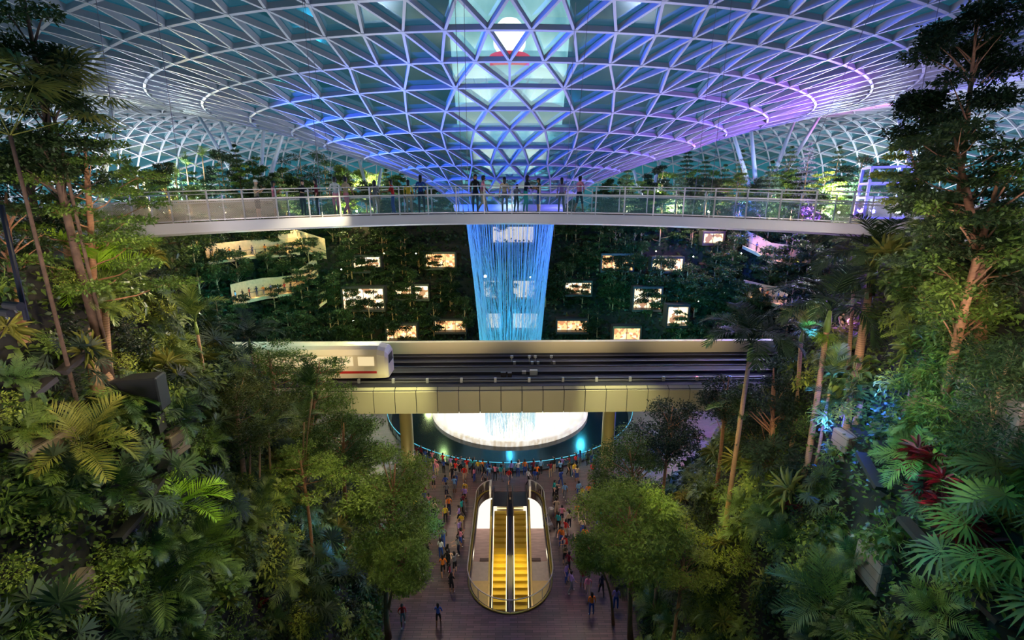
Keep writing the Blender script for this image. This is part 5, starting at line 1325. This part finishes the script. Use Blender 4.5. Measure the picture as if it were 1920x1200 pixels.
gtree(1620,305,76,'round','deep','round tree left of the white glass lift',3.0); gtree(1550,340,76,'layered','bright','tiered low tree under the tall conifers',2.8); gtree(1450,345,80,'layered','bright','tiered low tree behind the white V-shaped struts',2.6); gtree(1695,350,66,'layered','deep','blue tiered shrub right of the glass lift',2.4)
bk = 0
for x0, x1 in ((285, 775), (1150, 1690)):
    u = x0
    while u < x1:
        d_ = 92-abs(u-960)*.028+gr_.uniform(-3, 5); vt = gr_.uniform(298, 340); sd = 'left' if u < 960 else 'right'
        p = at_d(u, vt, d_); H = p.z-23.3; k_ = bk % 3
        t = tree('tree', H, gr_.uniform(2.2, 3.2), H*.85, ('round', 'conifer', 'layered')[k_], 4200, .32, 500+bk, .1, (0, 0), ('deep', 'conifer', 'tree')[k_], bark_dark, 14); t.location = (p.x, p.y, 23.3)
        tag(t, 'background '+('round dark', 'pointed', 'tiered')[k_]+' tree in the back row of the top level, '+sd+' of the funnel', 'tree', 'back row trees, '+('round', 'pointed', 'tiered')[k_]+', '+sd); bk += 1
        u += gr_.uniform(24, 40)
strutm = mat('strut_paint', hexc(200,205,220), .4)
def struts(base, tops, d, label):
    b = at_z(base[0], 384, 23.3) if False else at_d(base[0], base[1], d); b.z = 23.3
    t = empty('roof_strut', b, 0, label, 'column')
    for u, v in tops:
        r = raydir(u, v); p = CAMP+r*(d*1.0); h = RB.ray_cast(b, (p-b).normalized()); e = h[0] if h[0] is not None else p
        if (e-b).length > (p-b).length*1.5: e = b+(p-b)*1.08
        g = MB(); g.tube([Vector((0, 0, 0)), (e-b)*.5, e-b], [.28, .38, .26], 12); g.build('strut', strutm, t, True)
    g = MB(); g.lathe([(.9,0),(.9,.2),(.6,.5),(0,.5)], 20); g.build('base', strutm, t, True); return t
struts((482,386), [(395,255),(420,245),(493,263),(527,262)], 84, 'cluster of four blue-lit slanting struts holding the roof at left')
struts((700,388), [(675,308),(714,322)], 92, 'short V-shaped pair of struts left of the funnel')
struts((1213,388), [(1190,325),(1236,308)], 92, 'short V-shaped pair of struts right of the funnel')
struts((1425,380), [(1380,268),(1410,264),(1478,256),(1506,268)], 82, 'white V-shaped cluster of four struts holding the roof at right')
struts((180,388), [(208,222)], 60, 'thick blue strut behind the layered tree at upper left')
struts((1735,388), [(1690,238)], 60, 'pale violet strut behind the trees at upper right')
# glass lift
p = at_d(1650, 388, 60); t = empty('glass_lift', (p.x, p.y, 23.3), -.3, 'white framed glass lift shaft on the top level at right', 'lift')
H = at_d(1650, 316, 60).z-23.3; wf_ = mat('lift_frame', hexc(235,225,240), .4); g = MB(); w = 2.2
for a in (-w, w):
    for b_ in (-1.4, 1.4): g.box((a, b_, H/2), (.28, .28, H))
for z in (0.2, H*.42, H*.7, H): g.box((0, -1.4, z), (2*w, .25, .28)); g.box((0, 1.4, z), (2*w, .25, .28)); g.box((-w, 0, z), (.25, 2.8, .28)); g.box((w, 0, z), (.25, 2.8, .28))
g.build('frame', wf_, t)
g = MB(); g.box((0, 0, H/2), (2*w-.1, 2.7, H-.3)); g.build('glass', glassmat('lift_glass', (.8, .9, 1, 1), .15), t)
g = MB(); g.box((.2, 0, 1.6), (2.2, 1.8, 2.6)); g.build('cabin', emat('lift_cabin', (.9, .92, 1, 1), .9), t)
# white post frame on the left
p = at_d(272, 388, 58); t = empty('post_frame', (p.x, p.y, 23.3), 0, 'white steel post frame on the top level behind the layered tree', 'frame'); g = MB()
for a in (-.7, .7): g.bar((a, 0, 0), (a*.8-.2, 0, 5.0), .22, .22, (0, 1, 0))
for z in (1.6, 3.2): g.bar((-.7, 0, z), (.6, 0, z), .15, .15)
g.build('posts', wf_, t)
# ground lamps of the garden
lampm = emat('garden_lamp_glow', (1, .86, .55, 1), 14)
for i, (u, d, lab) in enumerate(((268,60,'behind the layered tree'),(305,66,'under the spiky palms'),(338,70,'at the foot of the tall spiky palm'),(420,76,'beside the left struts'),(540,84,'under the wide dark tree'),(668,90,'near the short left struts'),(1175,90,'right of the funnel'),(1262,88,'beneath the bright tree'),(1330,84,'under the conifers'),(1540,74,'below the violet-lit tree'),(1575,73,'below the tall conifer'),(1600,72,'left of the glass lift'))):
    p = at_d(u, 386, d); g = MB(); g.lathe([(.12,0),(.12,.5),(0,.5)], 10); o = g.build('garden_lamp', dark_steel, loc=(p.x, p.y, 23.3)); tag(o, 'small glowing garden lamp '+lab+' on the top level', 'lamp')
    g = MB(); g.lathe([(.0,.5),(.16,.55),(.2,.7),(.16,.85),(0,.9)], 12); g.build('globe', lampm, o, True)
beam = emat('projector_glow', (.75, .95, 1, 1), 60)
for i, (u, v, Y, r, lab) in enumerate(((910, 518, 63, .20, 'brilliant white-blue projector lamp shining through the left edge of the waterfall'), (994, 520, 63, .09, 'small bright projector lamp behind the right part of the waterfall'))):
    p = at_y(u, v, Y); h = hit(u, v); g = MB(); g.tube([(0, .02, 0), (0, .5, 0)], [r*1.3, r*.8], 14); o = g.build('projector', dark_steel, loc=p); tag(o, lab, 'lamp')
    g = MB(); g.lathe([(0, -r), (r*.7, -r*.7), (r, 0), (r*.7, r*.7), (0, r)], 14); g.build('lens', beam, o, True)
    g = MB(); g.tube([(0, .3, -r), (0, .3, ground_z(p.x, p.y)-p.z)], .05, 6); g.build('mast', dark_steel, o)
plamp = emat('path_lamp_glow', (1, .9, .75, 1), 22)
for i, (u, v) in enumerate(((662, 596), (694, 612), (832, 651), (1390, 470), (1424, 540), (1455, 500), (1178, 470), (1230, 466), (1310, 560), (1060, 617), (1350, 612), (780, 470), (640, 500), (1300, 476), (720, 470))):
    h = hit(u, v+6); to = (CAMP-h).normalized(); h = h+to*1.4; zz = ground_z(h.x, h.y); g = MB(); g.tube([(0, 0, zz-h.z), (0, 0, 0)], .03, 5); o = g.build('path_lamp', dark_steel, loc=h)
    tag(o, 'tiny glowing path lamp among the dark trees '+('left' if u < 955 else 'right')+' of the waterfall', 'lamp', 'tiny path lamps, '+('left' if u < 955 else 'right'))
    g = MB(); g.lathe([(0, 0), (.09, .04), (.11, .11), (0, .2)], 10); g.build('globe', plamp, o, True)
# hedge band seen through the bridge glass
hb = []
rng = np.random.default_rng(77)
for side in (-1, 1):
    for k in range(9000):
        t_ = .42+.56*rng.random(); g_ = lerp_list(TE, t_); q = rng.random(); L = math.hypot(g_[0], g_[1]-VY); s_ = 1+(2.0+6*q)/L
        hb.append((side*g_[0]*s_, VY+(g_[1]-VY)*s_, 23.4+1.3*rng.random()*(1+.4*math.sin(t_*60))))
hb = np.array(hb); V, Q = chip_arrays(hb, rvec(rng, len(hb)), nrm(np.array([0, 0, 1.0])+rng.normal(size=hb.shape)*.8), rng.uniform(.25, .5, len(hb)), rng.uniform(.15, .28, len(hb)))
o = quadmesh('hedge_foliage', V, Q, LM['tree']); tag(o, 'band of low planting along the edge of the top level', 'hedge', kind='stuff')
# ================================================================== hard things on the near slopes
ledm = mat('dark_ledge', hexc(66,58,56), .5, metal=.3)
def ledge(a, b, label):
    p, q = hit(*a), hit(*b); n = (ground_n(p.x, p.y)+ground_n(q.x, q.y)).normalized(); p = p+n*.45; q = q+n*.45; g = MB()
    g.bar(Vector((0, 0, 0)), q-p, .30, .14, (0, 0, 1)); o = g.build('planter_ledge', ledm, loc=p); tag(o, label, 'ledge')
    g = MB()
    for e in (Vector((0, 0, 0)), q-p):
        g = MB(); g.bar(e-Vector((0, 0, .02)), e-n*.9-Vector((0, 0, .3)), .08, .08, (0, 1, 0)); g.build('bracket', ledm, o)
for a, b, l in (((20,748),(62,716),'lowest of the three short dark ledges at the far left'),((78,706),(116,674),'middle of the three short dark ledges at the far left'),((120,672),(148,646),'uppermost of the three short dark ledges at the far left'),
  ((186,1018),(230,970),'dark ledge left of the big palms on the lower left slope'),((244,940),(270,906),'dark ledge above the bright yellow-green palm'),((275,890),(296,852),'dark ledge climbing to the stone block at left'),((350,1185),(372,1150),'dark ledge at the bottom edge left'),
  ((1642,858),(1682,925),'blue-lit dark ledge on the right slope beside the ferns'),((1724,978),(1772,1030),'dark ledge below the red plants'),((1864,1120),(1918,1172),'dark ledge in the lower right corner')): ledge(a, b, l)
def stoneblock(u, v, sx, sy, sz, rz, label):
    p = hit(u, v); n = ground_n(p.x, p.y); g = MB(); 
    g.box((0, 0, 0), (sx*.55, sy*.55, sz*.55)); o = g.build('stone_wall', blockm.m, loc=p+n*.1); o.rotation_euler = (0, 0, rz); tag(o, label, 'wall')
    bv = o.modifiers.new('b', 'BEVEL'); bv.width = .03
blockm = Mt('block_stone'); _b = blockm.node('ShaderNodeTexBrick'); _b.inputs['Scale'].default_value = 1.6; _b.inputs['Color1'].default_value = hexc(128,104,92); _b.inputs['Color2'].default_value = hexc(150,124,108); _b.inputs['Mortar'].default_value = hexc(50,40,36); _b.inputs['Mortar Size'].default_value = .012; _b.inputs['Brick Width'].default_value = .7; _b.inputs['Row Height'].default_value = .45
_t = blockm.node('ShaderNodeTexCoord'); _m = blockm.node('ShaderNodeMapping'); _m.inputs['Rotation'].default_value = (PI/2, 0, .4); blockm.l.new(_t.outputs['Object'], _m.inputs[0]); blockm.l.new(_m.outputs[0], _b.inputs[0]); blockm.l.new(_b.outputs[0], blockm.b.inputs['Base Color']); blockm.b.inputs['Roughness'].default_value = .85
stoneblock(88, 870, .9, 2.6, 2.4, .1, 'stone block wall on the left slope half covered by leaves')
stoneblock(322, 832, .8, 1.6, 1.5, .0, 'pale stone block below the dark planter box')
stoneblock(138, 1110, .7, 1.5, 1.4, .2, 'small stone block near the lower left corner')
stoneblock(1880, 800, 1.6, 3.6, 3.6, -.2, 'large stone block wall on the right slope')
stoneblock(1645, 1065, .8, 2.0, 2.0, -.1, 'stone wall behind the big palm at lower right')
stoneblock(1590, 828, .8, 1.4, 1.2, 0, 'small stone block at the foot of the tallest palm')
p = hit(252, 738); p = p+(CAMP-p).normalized()*1.0; g = MB(); g.box((0, 0, 0), (1.65, .7, 1.15), .25); o = g.build('planter_box', mat('charcoal_box', hexc(34,33,38), .5), loc=p); tag(o, 'big charcoal planter box on the left slope beside the feather palm trunk', 'box')
o.modifiers.new('b', 'BEVEL').width = .04
b_ = Vector((p.x, p.y, ground_z(p.x, p.y))); g = MB(); g.box((0, 0, (b_.z-p.z-.575)/2-.28), (1.2, .5, max(.3, p.z-b_.z-.5)), .25); g.build('plinth', ledm, o)
# dark lamp pole at the far left with spotlights
a, b = at_d(2, 385, 9.0), hit(50, 600); g = MB(); pb_ = at_d(50, 600, 9.0); g.tube([Vector((0, 0, 0)), pb_-a], .045, 10); o = g.build('lamp_pole', mat('pole_black', (.02, .02, .03, 1), .3, metal=.5), loc=a); tag(o, 'slim dark lamp pole leaning at the left edge', 'pole')
for k, (u, v) in enumerate(((22, 572), (4, 584))):
    q = at_d(u, v, 8.6); g = MB(); g.tube([(-.12, 0, 0), (.16, .0, -.03)], [.075, .085], 14); g.tube([(0, 0, 0), (0, .05, -.16)], .02, 6); s_ = g.build('spotlight', black, loc=q); tag(s_, ('right' if k == 0 else 'left')+' of two black spotlights mounted at the left edge', 'spotlight')
# ================================================================== LIGHTS of the place
WARM = (1, .80, .50); WH = (1, .93, .84); CY = (.04, .55, 1); BL = (.02, .10, 1); VI = (.42, .12, 1); MG = (1, .12, .85); LAV = (.62, .72, 1); TEAL = (.45, .95, 1); GRN = (.85, 1, .40)
# uplights on the roof grid
for x, y, z, e, c, tx, ty in ((-13, 2, 24.4, 1500, LAV, -14, 34), (13, 2, 24.4, 1800, (.80, .68, 1), 14, 34), (-34, 34, 24.4, 4200, (.60, .72, 1), -28, 50), (34, 34, 24.4, 5000, (.74, .58, 1), 28, 50),
    (-14, 40, 14, 12000, (.72, .80, 1), -14, 38), (14, 40, 14, 12000, (.76, .74, 1), 14, 38), (-7, 28, 14, 6500, (.72, .80, 1), -8, 26), (7, 28, 14, 6500, (.76, .74, 1), 8, 26)):
    light('roof_uplight', 'SPOT', (x, y, z), e, c, .5, (tx, ty, 38), 100, 1.0)
for x, y, e, c in ((-52, 74, 11000, (.72, .93, 1)), (52, 74, 20000, (.70, .86, 1)), (-30, 98, 15000, (.80, .95, 1)), (30, 98, 15000, (.75, .9, 1)), (-78, 60, 18000, (.8, .95, 1)), (80, 60, 20000, (.62, .72, 1)), (-54, 34, 3600, (.62, .76, 1)), (56, 36, 6000, (.55, .50, 1)), (0, 102, 9000, (.75, .95, 1)), (-80, 98, 22000, (.85, .95, 1)), (80, 98, 22000, (.8, .92, 1))):
    light('garden_floodlight', 'POINT', (x, y, 27.5), e, c, .8)
# saturated blue and violet stage lights
for p, e, c, t, a in (((-30, 40, 24.6), 119000, BL, (4, 42, 31), 60), ((-44, 56, 24.8), 102000, BL, (-8, 44, 32), 50), ((-22, 26, 25), 35249, BL, (14, 40, 32), 50),
                      ((32, 34, 25), 22100, VI, (20, 44, 33), 80), ((46, 52, 25), 102000, (.12, .12, 1), (14, 50, 31), 60), ((60, 66, 25.5), 90000, MG, (57, 78, 41), 60), ((60, 78, 25), 58500, VI, (44, 62, 39), 60), ((66, 50, 25), 60000, (.2, .2, 1), (60, 50, 41), 90)):
    light('stage_light', 'SPOT', p, e, c, .4, t, a, .7)
# cyan projectors on the waterfall
CW = (.0, .72, .80)
for p, e, c, t, a in (((-8, 46, 6.6), 4680, CW, (0, 54, 16), 60), ((8, 46, 6.6), 4680, CW, (0, 54, 16), 60), ((0, 66, 4), 5850, CW, (0, 54, 12), 70), ((-26, 74, 13), 11700, CW, (0, 54, 12), 30), ((26, 74, 13), 9100, CW, (0, 54, 12), 30), ((0, 54.3, 1), 910, (.1, .6, 1), (0, 54.3, 20), 40), ((-14, 30, 20), 2340, (.45, .8, 1), (0, 54, 21), 30)):
    light('waterfall_projector', 'SPOT', p, e, c, .4, t, a, .5)
light('oculus_light', 'SPOT', (0, 46, 25.5), 260, (.8, .9, 1), .3, (0, 54.3, 22), 100, .8)
# the footbridge: unseen soft white spots on the camera side, added to brighten it
for x in (-12, -4, 4, 12):
    light('bridge_light', 'SPOT', (x*.7, 5, 21.5), 1500+abs(x)*90, (1, .90, .88), .5, (x*1.3, 20, 24.6), 60, .8)
light('bridge_light', 'SPOT', (-8, 11, 24), 1200, (1, .85, .72), .4, (-15.5, 17.5, 24.6), 70, .9); light('bridge_light', 'SPOT', (8, 11, 24), 900, (.95, .8, .9), .4, (15.5, 17.5, 24.6), 70, .9)
# warm garden spots on the near slopes (unseen, hung free in the air)
def gs(p, t, e, c, a=40, b=.6, s=.15): light('garden_spot', 'SPOT', p, e, c, s, t, a, b)
gs((-3, 19, 23.5), (-11, 12, 16), 2200, GRN, 46); gs((3, 19, 23.5), (11.5, 12, 16), 600, WARM, 46)
gs((-2, 20, 23.5), (-10, 20, 8), 2200, WARM, 50); gs((2, 20, 23.5), (10, 20, 8), 1700, WARM, 50)
gs((-1, 5, 28), (-8, 24, 6), 5000, (1, .90, .50), 34); gs((1, 5, 28), (8, 24, 6), 4200, (1, .92, .55), 34)
gs((-5, 9, 27), (-14, 14, 20), 700, (1, .82, .50), 52); gs((-8, 24, 23), (-15, 17, 22), 3600, WARM, 60)
gs((-6, 14, 30), (-13, 13, 22), 500, (1, .86, .6), 40)
gs((6, 14, 30), (13.5, 13, 24), 350, (1, .86, .6), 46); gs((8, 24, 22), (14, 15, 20), 450, WARM, 60)
gs((4, 12, 22), (13, 18, 15), 450, (1, .85, .5), 50); gs((-4, 26, 20), (-14, 27, 14), 3600, (1, .86, .55), 60); gs((4, 27, 20), (12, 24, 12), 800, WARM, 60)
gs((-5, 30, 16), (-16, 34, 16), 2600, (.9, 1, .6), 60)
for (u, v, e, c, a, dx, dy, dz) in ((330,930,2400,(.9,1,.35),16,5,6,12),(350,1110,1900,GRN,26,6,5,10),(120,1120,1300,(1,.95,.45),26,7,2,8),(100,800,2200,(1,.78,.42),26,7,4,9),(80,500,1500,(1,.9,.5),30,6,4,8),
    (200,600,3600,(1,.85,.45),30,7,6,8),(440,760,3800,(1,.92,.6),30,8,-2,12),(620,830,8000,(1,.92,.5),30,7,-4,16),(720,880,10000,(.95,1,.5),30,5,-6,18),(760,1040,6000,(.9,1,.5),26,4,-6,16),(560,1060,1600,(1,.85,.5),30,6,-2,10),(240,720,2000,(1,.8,.5),30,7,3,8),(60,1000,900,GRN,30,7,2,8),
    (1180,880,8500,(.95,1,.55),30,-5,-6,18),(1180,1000,6500,(1,.95,.5),28,-4,-6,14),(1400,940,1800,(.8,1,.4),22,-6,0,12),(1345,1060,1700,(1,.95,.3),26,-6,-2,9),(1560,1100,1900,(1,.95,.7),24,-6,3,9),(1730,1000,1300,(1,.9,.5),28,-6,3,9),(1850,1120,1100,(1,.9,.5),28,-7,2,8),
    (1560,800,1200,(1,.88,.5),34,-7,-2,12),(1640,640,800,(1,.88,.5),30,-8,-2,8),(1740,780,1200,(1,.8,.5),28,-7,2,8),(1680,420,900,(1,.9,.6),30,-7,0,4),(1660,880,3600,(.05,.75,1),26,-7,3,8),(1560,1060,4000,(.05,.6,1),22,3,8,8),(1740,950,3000,(.05,.6,1),34,-8,6,6),(600,1090,4200,(.05,.6,1),24,8,8,4),(1900,1000,2500,(.05,.6,1),30,-8,4,3),(1810,960,1300,(1,.5,.5),20,-6,3,8)):
    q = hit(u, v); gs((q.x+dx, q.y+dy, q.z+dz), q+Vector((0, 0, 1.2)), e*(.8 if 500 < u < 1450 else .55), c, a*1.5, .8, .06)
for u, v, d_ in ((1590, 700, 18), (1515, 780, 18), (1380, 820, 20), (1735, 650, 14)):
    q = at_d(u, v, d_); gs((q.x-5, q.y-6, q.z+4), q, 1500, (1, .80, .52), 30, .8, .06)
# cyan and blue accents
gs((-2, 12, 22), (11, 14, 15), 1600, (.05, .55, 1), 36); gs((3, 6, 26), (12, 10, 16), 600, (.05, .6, 1), 50); gs((0, 22, 12), (-7.6, 20, 3), 1400, (.05, .6, 1), 40); gs((0, 22, 12), (7.8, 21, 4), 900, (.05, .5, 1), 40)
gs((6, 40, 16), (22, 34, 16), 9000, (.12, .10, 1), 60); gs((10, 44, 4), (16, 36, 5), 5000, BL, 70); gs((-6, 40, 18), (-24, 40, 18), 5200, (.05, .8, .8), 60)
gs((-20, 28, 24), (-20, 44, 18), 2600, (.05, .85, .75), 60); gs((-26, 30, 26), (-22, 34, 22), 1500, WARM, 80)
# plaza
for x, y in ((-6, 30), (6, 30), (-5, 38), (5, 38)): light('plaza_light', 'SPOT', (x, y, 6.6 if y > 36 else 14), 900 if y > 36 else 1500, (1, .70, .50), .4, (x, y-1, 0), 110, .8)
light('plaza_violet', 'SPOT', (0, 16, 20), 2600, (.72, .5, 1), .5, (0, 30, 0), 50, .8)
light('escalator_glow', 'AREA', (0, 29, -1.3), 120, (1, .78, .25), 2.2, (0, 29, -6))
for x in (-1.9, 1.9): light('well_light', 'POINT', (x, 31, -2.2), 60, (1, .85, .6), .3)
# unseen midair spots added to brighten the train bridge cladding, parapet and train
for x in (-21, -13, -5, 4, 12, 21): gs((x*.8, 27.5, 9.0), (x, 37.6, 8.2), 1300, (1, .88, .66), 80, 1, .8)
for x in (-20, -7, 7, 20): gs((x, 41, 17), (x, 49, 9.6), 1600, (1, .84, .55), 70, .9, .6)
gs((-15, 33, 15), (-17, 41, 11), 1500, (1, .84, .6), 60, .9, .4)
gs((20, 30, 20), (22, 38, 8.5), 3000, (.2, .15, 1), 40); gs((0, 24, 23.5), (0, 48, 9.9), 1600, (1, .86, .62), 70, .8, .4); gs((-10, 56, 20), (-10, 49, 10), 1800, (1, .85, .6), 120); gs((10, 56, 20), (12, 49, 10), 1800, (1, .85, .6), 120)
# far side of the valley
for x, y, z, e, c in ((-24, 66, 17, 1890, (.75, 1, .35)), (-14, 72, 9, 720, (.8, 1, .4)), (24, 66, 15, 1170, (.05, .6, .9)), (12, 70, 14, 1350, (.05, .55, .8)), (36, 66, 22, 4050, (.03, .16, 1)), (18, 74, 22, 1710, (.03, .3, 1)), (-36, 62, 16, 900, (.1, .8, .7)), (20, 74, 4, 405, (.5, 1, .4)), (-12, 74, 18, 585, (.5, .8, .3)), (-30, 56, 6, 720, (.05, .5, .9)), (0, 60, 10, 1080, (.05, .5, .9))):
    light('valley_light', 'POINT', (x, y, z), e, c, .5)
gs((14, 51, 12), (30, 82, 13), 24000, (.05, .62, .75), 70, .9, .5); gs((-14, 51, 12), (-24, 82, 11), 15000, (.9, 1, .35), 66, .9, .5); gs((20, 50, 24), (34, 86, 20), 60000, (.03, .18, 1), 60, .9, .5); gs((-20, 50, 20), (-36, 72, 16), 15000, (.1, .8, .75), 60, .9, .5); gs((0, 60, 8), (10, 84, 8), 8000, (.05, .6, .7), 100, .9, .5)  # unseen spots added in the air to tint the far forest
for u, v, e, c, o_ in ((1590, 600, 80, VI, 1.5), (1630, 500, 120, VI, 1.5), (1540, 790, 260, BL, 1.5), (1620, 730, 200, BL, 1.5), (1235, 800, 300, BL, 3), (1500, 560, 300, (.12, .12, 1), 4), (1560, 660, 80, (.2, .1, 1), 1.5), (400, 560, 200, (.05, .8, .8), 3), (60, 300, 120, (.05, .8, .8), 3)):
    q = hit(u, v)
    if q is None: q = at_d(u, v, 20)
    q = q+(CAMP-q).normalized()*o_; light('accent_light', 'POINT', q, e, c, .2)
for P, OUT in WK:
    for i in range(0, len(P)-1, 1):
        q = P[i].lerp(P[i+1], .5)+OUT[i]*1.5+Vector((0, 0, .35)); light('path_light', 'POINT', q, 30, (1, .62, .30), .15)
# garden on the top level
for u, d, e, c in ((290, 60, 900, (1, .85, .3)), (340, 66, 1200, (1, .85, .3)), (430, 74, 700, (1, .9, .5)), (560, 82, 1800, (1, .8, .4)), (640, 86, 1600, (1, .85, .4)), (700, 90, 1200, (1, .85, .4)), (1180, 90, 1200, (1, .92, .5)), (1260, 86, 1800, (1, .95, .6)), (1330, 84, 1000, (.9, .95, .7)), (1395, 80, 2600, (.05, .08, 1)), (1515, 74, 3600, (.30, .06, 1)), (1460, 76, 1500, (1, .95, .7)), (1560, 72, 1800, (1, .92, .65)), (1600, 70, 1500, (1, .92, .65)), (1700, 58, 1500, (.08, .08, 1)), (1350, 80, 1200, (1, .1, .2))):
    p = at_d(u, 384, d-3.5); light('garden_uplight', 'POINT', (p.x, p.y, 24.3), e*2.8, c, .25)
